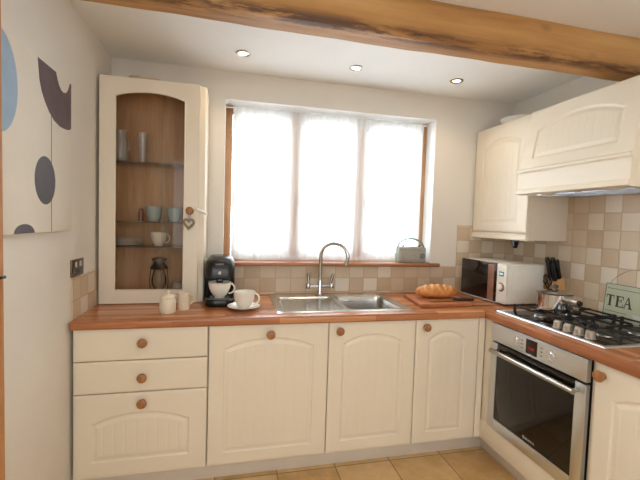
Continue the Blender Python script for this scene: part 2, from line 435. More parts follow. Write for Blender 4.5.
def copy_tree(o, parent=None):
    c = o.copy(); COL.objects.link(c); c.parent = parent; ROOTLOC[c.name] = ROOTLOC[o.name].copy()
    for ch in list(o.children): copy_tree(ch, c)
    return c
def text(name, body, size, mat, parent, p, xdir, up, extrude=.0006, font_w=1.0):
    cu = bpy.data.curves.new(name, 'FONT'); cu.body = body; cu.size = size; cu.align_x = 'CENTER'; cu.align_y = 'CENTER'; cu.extrude = extrude; cu.resolution_u = 3
    t = bpy.data.objects.new(name+'_tmp', cu); COL.objects.link(t)
    me = bpy.data.meshes.new_from_object(t, depsgraph=bpy.context.evaluated_depsgraph_get()); bpy.data.objects.remove(t)
    me.name = name; me.materials.clear(); me.materials.append(mat)
    X = Vector(xdir).normalized(); Y = Vector(up).normalized(); Z = X.cross(Y)
    mt = Matrix((X*font_w, Y, Z)).transposed().to_4x4(); mt.translation = Vector(p) - ROOTLOC[parent.name]
    me.transform(mt); o = bpy.data.objects.new(name, me); COL.objects.link(o); o.parent = parent; ROOTLOC[o.name] = ROOTLOC[parent.name]; return o

# ------------------------------------------------------------------ setting
W, H, FY = 2.78, 2.334, -4.2
WX0, WX1, WZ0, WZ1 = .658, 2.141, 1.10, 2.162
bm = NB(); box(bm, -.2, W+.2, FY-.2, .2, -.12, .035); struct('floor', bm, M['floor'])
bm = NB(); box(bm, -.2, W+.2, FY-.2, .2, H, H+.12); struct('ceiling', bm, M['ceiling'])
bm = NB(); box(bm, -.2, 0, FY, .2, .035, H); struct('wall_left', bm, M['wall'])
bm = NB(); box(bm, W, W+.2, FY, .2, .035, H); struct('wall_right', bm, M['wall'])
bm = NB(); box(bm, -.2, W+.2, FY-.2, FY, .035, H); struct('wall_front', bm, M['wall'])
# back wall with the window opening, splayed white reveals as their own surface
bm = NB()
for a in ((0, WX0, .035, H), (WX1, W, .035, H), (WX0, WX1, .035, WZ0), (WX0, WX1, WZ1, H)): box(bm, a[0], a[1], 0, .2, a[2], a[3])
struct('wall_back', bm, M['wall'])
bm = NB()
box(bm, WX0-.0, WX0+.004, -.001, .2, WZ0, WZ1); box(bm, WX1-.004, WX1, -.001, .2, WZ0, WZ1); box(bm, WX0, WX1, -.001, .2, WZ1-.004, WZ1)
struct('trim_1', bm, M['reveal'])
# tiled splashbacks
bm = NB(); box(bm, .0, W, -.008, 0, .90, 1.098); box(bm, 2.352, W, -.008, 0, 1.098, 1.407); struct('trim_2', bm, M['tile_back'])
bm = NB(); box(bm, W-.008, W, -2.3, -.008, .90, 1.70); struct('trim_3', bm, M['tile_side'])
bm = NB(); box(bm, 0, .008, -.578, -.008, .90, 1.105); struct('trim_4', bm, M['tile_side'])
# door post at the left edge
bm = NB(); box(bm, 0, .045, -1.30, -1.187, .035, 2.08, .004); post = struct('trim_5', bm, M['post_wood'])
bm = NB(); box(bm, .046, .054, -1.215, -1.192, 1.197, 1.206, .002); o = struct('latch', bm, M['black'], parent=post)
# plinths
bm = NB(); box(bm, .0, 2.252, -.52, -.505, .035, .148, .001); box(bm, 2.252, 2.267, -2.2, -.505, .035, .148, .001)
tag(obj('plinth', bm, M['plinth'], origin=(0, 0, 0)), 'cream kickboard along the floor under all the base cabinets', 'plinth')

# window: timber frame, three lights
wn = bpy.data.objects.new('window_1', None); COL.objects.link(wn); wn['kind'] = 'structure'; wn.location = (1.4, .16, 1.12); ROOTLOC[wn.name] = Vector(wn.location)
bm = NB(); fy0, fy1 = .125, .19
for a in ((WX0+.004, WX0+.050, WZ0, WZ1-.004), (WX1-.042, WX1-.004, WZ0, WZ1-.004)): box(bm, a[0], a[1], fy0, fy1, a[2], a[3], .003)
obj('window_frame', bm, M['frame_wood'], wn)
for a, b in ((WZ1-.05, WZ1-.004), (WZ0+.0, WZ0+.05)):
    bm = NB(); box(bm, WX0+.050, WX1-.042, fy0+.01, fy1, a, b, .003); obj('frame_rail', bm, M['reveal'], wn)
for x in (1.140, 1.620):
    bm = NB(); box(bm, x-.022, x+.022, fy0+.012, fy1, WZ0+.05, WZ1-.05, .003); obj('mullion', bm, M['frame_wood'], wn)
edges = [WX0+.050, 1.118, 1.162, 1.598, 1.642, WX1-.042]
for k in range(3):
    a, b = edges[2*k], edges[2*k+1]; bm = NB(); z0, z1 = WZ0+.052, WZ1-.052; t = .034
    box(bm, a+.002, a+t, .145, .18, z0, z1, .003); box(bm, b-t, b-.002, .145, .18, z0, z1, .003)
    box(bm, a+t, b-t, .146, .18, z0, z0+t, .003); box(bm, a+t, b-t, .146, .18, z1-t, z1, .003)
    c = obj('casement', bm, M['reveal'], wn)
    bm = NB(); box(bm, a+t-.004, b-t+.004, .160, .166, z0+t-.004, z1-t+.004); obj('pane', bm, M['pane'], c)
    if k:
        bm = NB(); tube(bm, [(a+.02, .14, 1.56), (a+.02, .12, 1.56), (a+.02, .118, 1.50)], .006, 8); obj('window_handle', bm, M['pewter'], c)
# sill board
bm = NB(); box(bm, WX0+.004, WX1-.004, -.01, .124, 1.100, 1.122); box(bm, WX0+.004, 2.198, -.045, -.0085, 1.098, 1.122, .006, 3)
struct('trim_6', bm, M['sill_wood'])

# curtain and its rod
t = thing('net_curtain', 'sheer white voile curtain covering the whole kitchen window', 'curtain', (1.41, .1, 1.125))
bm = NB(); nx, nz = 260, 26; x0, x1, z0, z1 = .712, 2.088, 1.128, 2.142
def cy(x, v):
    s = math.sin(x*52+1.3*math.sin(x*9))*.006 + math.sin(x*131+2)*.0022
    for g in (.93, 1.16, 1.60, 1.97): s += .005*math.exp(-((x-g)/.05)**2)*math.sin((x-g)*150)
    return .088 + s*(.55+.45*v)
G = [[bm.verts.new((x0+(x1-x0)*i/nx, cy(x0+(x1-x0)*i/nx, 1-j/nz), z0+(z1-z0)*j/nz)) for j in range(nz+1)] for i in range(nx+1)]
for i in range(nx):
    for j in range(nz): bm.faces.new((G[i][j], G[i+1][j], G[i+1][j+1], G[i][j+1]))
obj('voile_panel', bm, M['voile'], t, 60)
bm = NB()
for a, b in ((2.085, 2.142), (1.128, 1.16)):   # doubled hems
    bm = NB()
    G = [[bm.verts.new((x0+(x1-x0)*i/nx, cy(x0+(x1-x0)*i/nx, .6)-.006, z)) for z in (a, b)] for i in range(nx+1)]
    for i in range(nx): bm.faces.new((G[i][0], G[i+1][0], G[i+1][1], G[i][1]))
    obj('hem', bm, M['voile'], t, 60)
bm = NB(); tube(bm, [(WX0+.004, .1, 2.137), (WX1-.004, .1, 2.137)], .006, 10); obj('curtain_rod', bm, M['white_plastic'], t)

# ceiling beam
bm = NB(); nx = 150; L = []
for i in range(nx+1):
    x = W*i/nx; rr = random.Random(i)
    w1 = .010*math.sin(x*2.3+.5) + .006*math.sin(x*7.1); w2 = .009*math.sin(x*3.1+1)+.006*math.sin(x*11+2)+.003*math.sin(x*29)
    yb = -.955+.03*x/W; yf = yb-.105-w1*.6
    z0 = 2.165 + w2*.2
    prof = [(yb, H-.001), (yb, z0+.004), (yb-.003, z0+.001), (yb-.05, z0), (yf+.022, z0+.001+.003*rr.random()), (yf+.004+w1*.3, z0+.005+w2*.4+.003*rr.random()), (yf-.001, z0+.016+w1*.8), (yf-.003, z0+.05), (yf-.002, H-.001)]
    L.append([(x, y, z) for y, z in prof])
cap_loft(bm, L)
tag(obj('ceiling_beam', bm, M['beam'], origin=(0, 0, 0), smooth=28), 'old rough hewn oak beam running across the ceiling', 'beam')

# downlights
def downlight(x, y, label):
    t = thing('ceiling_downlight', label, 'ceiling light', (x, y, H), 'downlights in the ceiling above the worktop')
    bm = NB(); lathe(bm, [(.024, -.0005), (.027, -.006), (.034, -.008), (.041, -.005), (.042, -.0005)], (x, y, H), 32); obj('bezel', bm, M['satin'], t)
    bm = NB(); lathe(bm, [(0, -.004), (.018, -.004), (.026, -.0015)], (x, y, H), 24); obj('lamp', bm, M['lamp'], t)
    s = spot('downlight_beam', (0, 0, -.03), 5); s.parent = t
for x, l in ((.757, 'round recessed ceiling downlight nearest the tall glazed cabinet'), (1.427, 'round recessed ceiling downlight in the middle, above the tap'), (2.106, 'round recessed ceiling downlight nearest the wall cabinet and hood')):
    downlight(x, -.29, l)

# ------------------------------------------------------------------ worktops
SX0, SX1, SY0, SY1 = .975, 1.725, -.53, -.070   # sink cut-out
bm = NB(); z0, z1 = .870, .910
for a in ((.009, SX0, -.585, -.009), (SX1, W-.009, -.585, -.009), (SX0, SX1, SY1, -.009), (SX0, SX1, -.585, SY0)): box(bm, a[0], a[1], a[2], a[3], z0, z1)
prism(bm, [(-.585, z0), (-.585, z1), (-.612, z1), (-.618, z1-.003), (-.62, z1-.009), (-.62, z0+.006), (-.617, z0)], .012, 2.158, 0)
tag(obj('worktop', bm, M['worktop_x'], origin=(0, 0, 0)), 'reddish wood stave worktop under the window, holding the sink', 'worktop')
bm = NB()
box(bm, 2.195, W-.009, -2.2, -.5855, z0, z1)
prism(bm, [(2.195, z0), (2.195, z1), (2.168, z1), (2.162, z1-.003), (2.16, z1-.009), (2.16, z0+.006), (2.163, z0)], -2.2, -.5855, 1)
tag(obj('worktop', bm, M['worktop_y'], origin=(0, 0, 0)), 'reddish wood stave worktop on the right, holding the hob', 'worktop')

# ------------------------------------------------------------------ base cabinets, back run
YF = -.60
def carcass(bm, x0, x1, y0=-.578, y1=-.02, z0=.15, z1=.868, t=.018, axis=0):
    box(bm, x0, x0+t, y0, y1, z0, z1); box(bm, x1-t, x1, y0, y1, z0, z1)
    box(bm, x0+t, x1-t, y0, y1, z0, z0+t); box(bm, x0+t, x1-t, y1-.006, y1, z0+t, z1); box(bm, x0+t, x1-t, y0, y0+.018, z1-t, z1)
# drawers
t = thing('drawer_cabinet', 'cream cabinet of three drawers beside the left wall', 'cabinet', (.32, -.3, .15))
bm = NB(); carcass(bm, .012, .614); obj('carcass', bm, M['cream_dull'], t)
for (za, zb, kz) in ((.716, .866, .800), (.560, .711, .632), (.150, .555, .507)):
    bm = NB(); w = .594
    arched_panel(bm, w, zb-za, .077, .085, .080, .262, .045, (.0165, YF, za), (1, 0, 0), (0, 0, 1), (0, -1, 0), pitch=.048, plain=(zb-za) < .2)
    d = obj('drawer', bm, M['cream'], t, 25); knob(d, (.315, YF, kz), (0, -1, 0))
def base_cab(x0, x1, label, kx, kz, pl, pr, ps=.60, rise=.045, name='base_cabinet', extra=None):
    t = thing(name, label, 'cabinet', ((x0+x1)/2, -.3, .15))
    bm = NB(); carcass(bm, x0+.001, x1-.001)
    if extra: box(bm, x1+.0015, extra, -.599, -.578, .15, .868)
    obj('carcass', bm, M['cream_dull'] if not extra else M['cream'], t)
    bm = NB(); arched_panel(bm, x1-x0-.005, .716, pl, pr, .065, ps, rise, (x0+.0025, YF, .150), (1, 0, 0), (0, 0, 1), (0, -1, 0))
    d = obj('door', bm, M['cream'], t, 25); knob(d, (kx, YF, kz), (0, -1, 0)); return t
base_cab(.6155, 1.230, 'cream cabinet front with its knob centred, right of the drawers', .921, .817, .073, .080, name='appliance_cabinet')
base_cab(1.230, 1.735, 'cream base cabinet with arched door below the sink bowl', 1.287, .822, .080, .078)
base_cab(1.735, 2.138, 'narrow cream base cabinet next to the inside corner', 1.793, .826, .082, .090, extra=2.179)

# ------------------------------------------------------------------ right run
XF = 2.18
def carcass_r(bm, y0, y1, x0=2.20, x1=2.76, z0=.15, z1=.868, t=.018):
    box(bm, x0, x1, y0, y0+t, z0, z1); box(bm, x0, x1, y1-t, y1, z0, z1); box(bm, x0, x1, y0+t, y1-t, z0, z0+t); box(bm, x1-.006, x1, y0+t, y1-t, z0+t, z1)
t = thing('oven_cabinet', 'cream cabinet housing the steel oven under the hob', 'cabinet', (2.47, -.97, .15))
bm = NB(); carcass_r(bm, -1.286, -.652); obj('carcass', bm, M['cream_dull'], t)
bm = NB(); box(bm, 2.182, 2.20, -.672, -.5995, .15, .868, .001); obj('filler_strip', bm, M['cream'], t)
bm = NB(); box(bm, 2.178, 2.199, -1.284, -.6005, .148, .262, .002); obj('lower_panel', bm, M['cream'], t)
t = thing('base_cabinet', 'cream base cabinet with arched door right of the oven', 'cabinet', (2.47, -1.6, .15))
bm = NB(); carcass_r(bm, -1.895, -1.288); obj('carcass', bm, M['cream_dull'], t)
bm = NB(); arched_panel(bm, .60, .716, .080, .080, .065, .585, .055, (2.2-.0185, -1.2905, .150), (0, -1, 0), (0, 0, 1), (-1, 0, 0), back=.018)
d = obj('door', bm, M['cream'], t, 25); knob(d, (XF, -1.325, .818), (-1, 0, 0), r=.024)

# oven
t = thing('built_in_oven', 'stainless steel built-in oven with dark glass door', 'oven', (2.45, -.97, .265))
y0, y1 = -1.268, -.674
bm = NB(); box(bm, 2.19, 2.70, y0+.02, y1-.02, .275, .855); obj('housing', bm, M['black_matt'], t)
bm = NB(); box(bm, 2.166, 2.189, y0, y1, .764, .864, .002); cp = obj('control_panel', bm, M['steel'], t)
bm = NB(); box(bm, 2.1645, 2.167, -1.003, -.932, .776, .850, .001); dp = obj('display', bm, M['dark_red_bg'], cp)
o = text('clock_digits', '12:00', .018, M['red_led'], cp, (2.1642, -.967, .806), (0, -1, 0), (0, 0, 1), .0002)
for yy in (-.868, -1.085):
    bm = NB(); lathe(bm, [(.016, 0), (.0185, -.001), (.02, 0)], (2.166, yy, .812), 28, 'x')
    lathe(bm, [(0, -.0018), (.013, -.0018), (.015, 0)], (2.166, yy, .812), 24, 'x'); obj('push_dial', bm, M['steel'], cp)
for yy in (-.905, -1.03):
    bm = NB()
    for zz in (.793, .812, .831): box(bm, 2.1652, 2.1664, yy-.006, yy+.006, zz-.0022, zz+.0022)
    obj('symbol_print', bm, M['print_grey'], cp)
for yy in (-.868, -1.085):
    bm = NB()
    for k in range(9):
        a = PI*.15 + k*PI*.21; box(bm, 2.1652, 2.1664, yy+.027*math.cos(a)-.0016, yy+.027*math.cos(a)+.0016, .812+.027*math.sin(a)-.0016, .812+.027*math.sin(a)+.0016)
    obj('dial_print', bm, M['print_grey'], cp)
# oven door: steel frame around dark glass
bm = NB(); gx0, gx1, gz0, gz1 = -1.216, -.722, .328, .752
box(bm, 2.166, 2.188, gx1, y1, .268, .754, .002); box(bm, 2.166, 2.188, y0, gx0, .268, .754, .002)
box(bm, 2.166, 2.188, gx0-.002, gx1+.002, .268, gz0, .002)
dr = obj('door', bm, M['steel'], t)
bm = NB(); box(bm, 2.170, 2.186, gx0-.001, gx1+.001, gz0-.001, .754, .001); obj('door_glass', bm, M['black_glass'], dr)
bm = NB(); tube(bm, [(2.122, -1.250, .722), (2.122, -.728, .722)], .0125, 16, flat=1.0)
for yy in (-1.235, -.745): tube(bm, [(2.122, yy, .722), (2.168, yy, .722)], .009, 10)
obj('handle', bm, M['satin'], dr)
text('maker_mark', 'BOSCH', .016, M['label_silver'], dr, (2.1693, -.985, .348), (0, -1, 0), (0, 0, 1), .0003, 1.15)
bm = NB(); lathe(bm, [(.0055, 0), (.0065, -.0006), (.008, 0)], (2.1700, -.945, .348), 20, 'x'); box(bm, 2.1692, 2.1700, -.9465, -.9435, .3425, .3535); obj('maker_emblem', bm, M['label_silver'], dr)

# hob
t = thing('gas_hob', 'stainless steel gas hob with black iron pan supports', 'hob', (2.49, -.945, .91))
bm = NB(); hx0, hx1, hy0, hy1 = 2.236, 2.742, -1.280, -.612
def hhf(u, v):
    e = min(u, hx1-hx0-u, v, hy1-hy0-v)
    return .006*min(1, e/.006)**.5 - .003*max(0, min(1, (e-.018)/.012))
us = merge_sorted(frange(0, hx1-hx0, .012)+[.002, .004, .006, .018, .024, .03, .5-.012, .494, .502]); vs = merge_sorted(frange(0, hy1-hy0, .016)+[.002, .004, .006, .018, .024, .03, .638, .644, .65, .662, .666])
us[-1] = hx1-hx0; vs[-1] = hy1-hy0
heightfield(bm, us, vs, hhf, (hx0, hy0, .9105), (1, 0, 0), (0, 1, 0), (0, 0, 1), 0.0)
obj('hob_plate', bm, M['steel'], t, 50)
bm = NB(); box(bm, hx0+.024, hx1-.022, hy0+.022, hy1-.022, .9125, .9142, .0005); obj('hob_surface', bm, M['hob_glass'], t, label='dark glossy centre of the hob')
HZ = .9140
burners = ((2.505, -.765, .034), (2.655, -1.13, .042), (2.46, -1.15, .024), (2.66, -.79, .026))
burners = ((2.40, -.765, .026), (2.62, -.765, .038), (2.62, -1.125, .040), (2.42, -1.125, .030))
for bx, by, br in burners:
    bm = NB(); lathe(bm, [(br+.012, 0), (br+.010, .006), (br, .010), (br, .016)], (bx, by, HZ), 32); lathe(bm, [(br, .0155), (0, .0155)], (bx, by, HZ), 32); b = obj('burner', bm, M['satin'], t)
    bm = NB(); lathe(bm, [(0, .024), (br*.8, .024), (br+.001, .022), (br+.003, .0165), (0, .016)], (bx, by, HZ), 32); obj('burner_cap', bm, M['black_matt'], b)
def bar(bm, a, b, w=.008, h=.009):
    a, b = Vector(a), Vector(b); d = (b-a).normalized(); s = Vector((-d.y, d.x, 0)).normalized()*w/2; u = Vector((0, 0, h))
    cap_loft(bm, [[a-s, a+s, a+s*.7+u, a-s*.7+u], [b-s, b+s, b+s*.7+u, b-s*.7+u]])
for (ya, yb) in ((-.932, -.632), (-1.262, -.962)):
    bm = NB(); xa, xb, z = 2.335, 2.722, HZ+.028
    for p, q in (((xa, ya), (xb, ya)), ((xb, ya), (xb, yb)), ((xb, yb), (xa, yb)), ((xa, yb), (xa, ya)), (((xa+xb)/2, ya), ((xa+xb)/2, yb))):
        bar(bm, (*p, z), (*q, z))
    ym = (ya+yb)/2
    for cx in ((2.40, 2.42)[ya < -1], 2.62):
        for dx, dy in ((1, 0), (-1, 0), (0, 1), (0, -1)):
            s = Vector((cx+dx*.022, ym+dy*.022, z+.003)); e = Vector((min(max(cx+dx*.3, xa), xb), min(max(ym+dy*.3, ya), yb), z+.003))
            if dx: e.x = xa if (dx < 0 and cx < 2.5) else xb if (dx > 0 and cx > 2.5) else (xa+xb)/2
            bar(bm, s, e, .0065, .010)
    for px in (xa+.006, xb-.006, (xa+xb)/2):
        for py in (ya+.006, yb-.006): tube(bm, [(px, py, HZ-.001), (px, py, z+.012)], [.009, .008], 10)
    obj('pan_support', bm, M['black_matt'], t, 40)
for yy in (-.985, -1.043, -1.101, -1.160):
    bm = NB(); lathe(bm, [(.0, .031), (.0165, .031), (.019, .028), (.020, .004), (.024, .001), (.024, 0)], (2.296, yy, HZ), 28)
    box(bm, 2.296-.003, 2.296+.003, yy-.018, yy+.018, HZ+.025, HZ+.036, .001); obj('control_knob', bm, M['knob_silver'], t)

# ------------------------------------------------------------------ hood
t = thing('extractor_hood', 'cream panelled extractor hood above the hob', 'extractor hood', (2.6, -.9, 1.595))
ya, yb = -1.218, -.552
bm = NB()
prof = [(W-.01, 2.093), (2.462, 2.093), (2.462, 2.080), (2.405, 1.760), (2.405, 1.62), (2.44, 1.612), (W-.01, 1.612)]
prism(bm, prof, ya+.003, yb-.003, 1); obj('canopy', bm, M['cream'], t)
sl = Vector((2.462-2.394, 0, 2.092-1.744)); ln = sl.length; nrm = Vector((-sl.z, 0, sl.x)).normalized()
bm = NB(); arched_panel(bm, .666, ln, .085, .085, .060, .225, .055, (2.390, yb, 1.746), (0, -1, 0), sl.normalized(), nrm, back=.010, pitch=.045)
obj('front_panel', bm, M['cream'], t, 25)
bm = NB(); cor = [(2.412, 1.750), (2.380, 1.747), (2.372, 1.739), (2.374, 1.729), (2.384, 1.721), (2.387, 1.709), (2.412, 1.707)]
prism(bm, cor, ya-.004, yb, 1); obj('cornice', bm, M['cream'], t)
bm = NB(); band = [(2.412, 1.709), (2.386, 1.709), (2.386, 1.630), (2.378, 1.618), (2.376, 1.602), (2.390, 1.597), (2.412, 1.597)]
prism(bm, band, ya, yb, 1)
box(bm, 2.413, W-.012, ya, ya+.016, 1.597, 1.750); box(bm, 2.413, W-.012, yb-.016, yb, 1.597, 1.750)
obj('valance', bm, M['cream'], t)
bm = NB(); box(bm, 2.42, W-.02, ya+.02, yb-.02, 1.598, 1.611, .002)
for k in range(2):
    yy = ya+.05+k*.30
    for j in range(14): box(bm, 2.47+j*.018, 2.478+j*.018, yy, yy+.26, 1.595, 1.599)
obj('grease_filter', bm, M['steel'], t)
for yy in (-.70, -1.08):
    bm = NB(); lathe(bm, [(0, -.004), (.028, -.004), (.034, 0)], (2.452, yy, 1.598), 20)
    obj('hood_lamp_cover', bm, M['white_plastic'], t)

# wall cabinet
t = thing('wall_cabinet', 'cream arched-door wall cabinet above the microwave', 'cabinet', (2.62, -.27, 1.32))
bm = NB(); box(bm, 2.490, W-.01, -.546, -.528, 1.325, 2.094, .001); box(bm, 2.490, W-.01, -.028, -.010, 1.325, 2.094); box(bm, 2.490, W-.01, -.528, -.028, 1.362, 1.380); box(bm, 2.490, W-.01, -.528, -.028, 2.076, 2.094)
box(bm, W-.016, W-.01, -.528, -.028, 1.38, 2.076); obj('carcass', bm, M['cream_dull'], t)
bm = NB(); arched_panel(bm, .532, .726, .085, .085, .070, .585, .045, (2.4705, -.012, 1.368), (0, -1, 0), (0, 0, 1), (-1, 0, 0), back=.018, pitch=.046)
obj('door', bm, M['cream'], t, 25)
bm = NB(); prism(bm, [(2.489, 1.322), (2.466, 1.322), (2.464, 1.332), (2.468, 1.342), (2.466, 1.356), (2.470, 1.362), (2.489, 1.362)], -.547, -.012, 1); obj('pelmet', bm, M['cream'], t)
bm = NB(); prism(bm, [(-.360, 1.362), (-.440, 1.362), (-.408, 1.268)], 2.50, 2.53, 0); obj('bracket', bm, M['black'], t, label='small black bracket under the cabinet')
bm = NB(); lathe(bm, [(0, 0), (.085, 0), (.11, .02), (.122, .055), (.116, .055), (.10, .02), (.08, .008), (0, .008)], (2.635, -.24, 2.095), 32)
tag(obj('storage_bowl', bm, M['white_plastic'], origin=(2.635, -.2, 2.095)), 'pale bowl lying on top of the wall cabinet', 'bowl')

# ------------------------------------------------------------------ glazed cabinet on the worktop
GX0, GX1, GZ0, GZ1, GY = .018, .530, .912, 2.140, -.265
t = thing('glazed_cabinet', 'tall cream cabinet with arched glass door standing on the worktop', 'cabinet', (.27, -.14, .912))
bm = NB()
box(bm, GX0, GX0+.018, GY+.022, -.010, GZ0, GZ1); box(bm, GX0+.018, GX1-.0, -.016, -.0095, GZ0, GZ1, mi=1)
box(bm, GX1-.018, GX1, GY+.022, -.016, GZ0, GZ1); box(bm, GX0+.018, GX1-.018, GY+.022, -.016, GZ0, GZ0+.018, mi=1); box(bm, GX0+.018, GX1-.018, GY+.022, -.016, GZ1-.018, GZ1, mi=1)
# wood lining panels
box(bm, GX0+.018, GX0+.021, GY+.024, -.016, GZ0+.018, GZ1-.018, mi=1); box(bm, GX1-.021, GX1-.018, GY+.024, -.016, GZ0+.018, GZ1-.018, mi=1)
obj('carcass', bm, [M['cream'], M['cab_wood']], t)
bm = NB(); n = 14   # rounded end pilaster on the right side
prof = [(GX1, -.24)] + [(GX1+.020+.012*math.sin(PI/2*k/6), -.235+.014*(math.cos(PI/2*k/6)-1)*-1) for k in range(7)] + [(GX1+.032, -.0095), (GX1, -.0095)]
prism(bm, [(p[0], p[1]) for p in prof], GZ0, GZ1+.0, 2); obj('end_panel', bm, M['cream'], t)
# door frame with arched opening
hx0, hx1, hz0, hz1, hr = .096, .451, .990, 2.040, .033
bm = NB(); ya_, yb_ = GY, GY+.021
def arch_z(x): return hz1 + hr*(1-((x-(hx0+hx1)/2)/((hx1-hx0)/2))**2)**.9 if hx0 < x < hx1 else hz1
loopO, loopI = [], []
xs = frange(hx0, hx1, .012)
bmf = bm
box(bm, GX0, hx0, ya_, yb_, GZ0+.002, GZ1, .0); box(bm, hx1, GX1-.002, ya_, yb_, GZ0+.002, GZ1); box(bm, hx0, hx1, ya_, yb_, GZ0+.002, hz0)
top = [(x, arch_z(x)) for x in xs] + [(hx1, GZ1), (hx0, GZ1)]
prism(bm, top, ya_, yb_, 1)
bmesh.ops.remove_doubles(bm, verts=bm.verts, dist=.0002)
dr = obj('door', bm, M['cream'], t)
bm = NB(); path = [(hx0, ya_-.0005, hz0), (hx0, ya_-.0005, hz1)] + [(x, ya_-.0005, arch_z(x)) for x in xs[1:-1]] + [(hx1, ya_-.0005, hz1), (hx1, ya_-.0005, hz0)]
tube(bm, path, .004, 8, closed=True); obj('glazing_bead', bm, M['cream'], dr)
bm = NB(); box(bm, hx0-.01, hx1+.01, yb_-.006, yb_-.002, hz0-.01, hz1+hr+.01); obj('glass_pane', bm, M['door_glass'], dr)
kb = knob(dr, (.484, GY, 1.437), (0, -1, 0))
bm = NB(); pts = [(.484, -.274, 1.450), (.500, -.285, 1.452), (.520, -.292, 1.448), (.540, -.268, 1.440), (.560, -.243, 1.430), (.566, -.215, 1.425), (.567, -.19, 1.425)]
tube(bm, pts, .0095, 10, flat=.8); lathe(bm, [(.011, .0), (.018, .0), (.018, .006), (.011, .006)], (.484, -.275, 1.437), 20, 'y'); obj('safety_catch', bm, M['white_plastic'], t, label='white plastic catch hooked over the knob')
for z in (1.694, 1.363, 1.222):
    bm = NB(); box(bm, GX0+.022, GX1-.022, GY+.035, -.018, z, z+.006, .001); obj('glass_shelf', bm, M['glass'], t)
bm = NB(); box(bm, .330, .348, GY+.0225, GY+.028, GZ0+.03, GZ1-.03); obj('glass_strip', bm, M['glass'], t)
# heart on the knob
t = thing('heart_ornament', 'small wicker heart hanging from the glazed cabinet knob', 'ornament', (.481, -.292, 1.33))
bm = NB(); P = []
for k in range(40):
    a = 2*PI*k/40; P.append((.481+.025*math.sin(a)**3*1.05, -.292, 1.366+.00185*(13*math.cos(a)-5*math.cos(2*a)-2*math.cos(3*a)-math.cos(4*a))))
tube(bm, P, .0072, 8, closed=True); obj('heart', bm, M['wicker'], t)
bm = NB(); tube(bm, [(.481, -.292, 1.380), (.476, -.279, 1.405), (.479, -.292, 1.430), (.484, -.281, 1.4335), (.489, -.292, 1.430), (.487, -.279, 1.405), (.481, -.292, 1.380)], .0016, 6); obj('ribbon', bm, M['cloth_blue'], t)

# things inside the cabinet
def lobj(name, prof, c, mat, label, cat, group=None, seg=32, extra=None):
    bm = NB(); lathe(bm, prof, c, seg)
    if extra: extra(bm)
    return tag(obj(name, bm, mat, origin=c, smooth=40), label, cat, group)
def cupprof(r, h, f=.6, th=.003):
    o = [(0, 0), (r*f*.8, 0), (r*f*.85, .004), (r*f*.78, .006)]
    o += [(r*(f*.8+(1-f*.8)*math.sin(PI/2*k/8)**.8), .006+(h-.006)*(k/8)**1.15) for k in range(1, 9)]
    i = [(r-th, h), *[((r-th)*(f*.8+(1-f*.8)*math.sin(PI/2*k/8)**.8), .010+(h-.010)*(k/8)**1.15) for k in range(7, -1, -1)], (0, .010)]
    return o+i
def cup(name, c, r, h, mat, label, cat='cup', group=None, ang=0, f=.6, hr=.0035, parent=None):
    t = thing(name, label, cat, c, group)
    bm = NB(); lathe(bm, cupprof(r, h, f), c, 40); obj('bowl', bm, mat, t, 45)
    bm = NB(); d = Vector((math.cos(ang), math.sin(ang), 0)); c = Vector(c); pts = []
    for k in range(13):
        a = PI*.5 - PI*k/12*1.05; pts.append(c + d*(r*.86 + .55*h*.62*math.cos(a)) + Vector((0, 0, h*.56+h*.33*math.sin(a))))
    tube(bm, pts, hr, 8); obj('handle', bm, mat, t, 60); return t
lobj('beaker', cupprof(.044, .088, .75), (.268, -.13, 1.3695), M['blue_ceramic'], 'pale blue beaker on the middle cabinet shelf, left of its twin', 'beaker', 'pale blue beakers in the glazed cabinet')
lobj('beaker', cupprof(.042, .083, .75), (.378, -.12, 1.3695), M['blue_ceramic'], 'pale blue beaker on the middle cabinet shelf, nearer the door knob', 'beaker', 'pale blue beakers in the glazed cabinet')
lobj('salt_pot', [(0, 0), (.014, 0), (.015, .04), (.010, .06), (.012, .07), (0, .078)], (.195, -.12, 1.3695), M['mw_strip'], 'small pinkish pot left of the blue beakers', 'pot')
cup('tea_cup', (.296, -.13, 1.2285), .048, .078, M['white_ceramic'], 'white cup on the lower shelf of the glazed cabinet', ang=-.3)
for k in range(5):
    lobj('plate', [(0, 0), (.05, 0), (.085, .007), (.084, .009), (.05, .003), (0, .003)], (.128, -.13, 1.2285+.0075*k), M['white_ceramic'], ('white plate at the bottom of the stack in the glazed cabinet', 'white plate second from the bottom of the cabinet stack', 'white plate in the middle of the cabinet stack', 'white plate second from the top of the cabinet stack', 'white plate on top of the stack in the glazed cabinet')[k], 'plate', 'stacked plates in the glazed cabinet', 40)
t = thing('storm_lantern', 'dark metal and glass lantern at the bottom of the glazed cabinet', 'lantern', (.300, -.13, .931))
bm = NB(); lathe(bm, [(0, 0), (.045, 0), (.046, .012), (.030, .03), (.022, .036), (0, .036)], (.30, -.13, .931), 28); obj('base', bm, M['pewter'], t)
bm = NB(); lathe(bm, [(.022, .036), (.040, .07), (.042, .10), (.028, .15), (.026, .16)], (.30, -.13, .931), 28); obj('glass_chimney', bm, M['glass'], t)
bm = NB(); lathe(bm, [(.0, .16), (.050, .16), (.052, .166), (.034, .19), (.030, .205), (.042, .212), (.040, .222), (0, .228)], (.30, -.13, .931), 28)
for s in (-1, 1): tube(bm, [(.30+s*.046, -.13, .945), (.30+s*.052, -.13, 1.02), (.30+s*.045, -.13, 1.095)], .003, 8)
obj('lid', bm, M['pewter'], t)
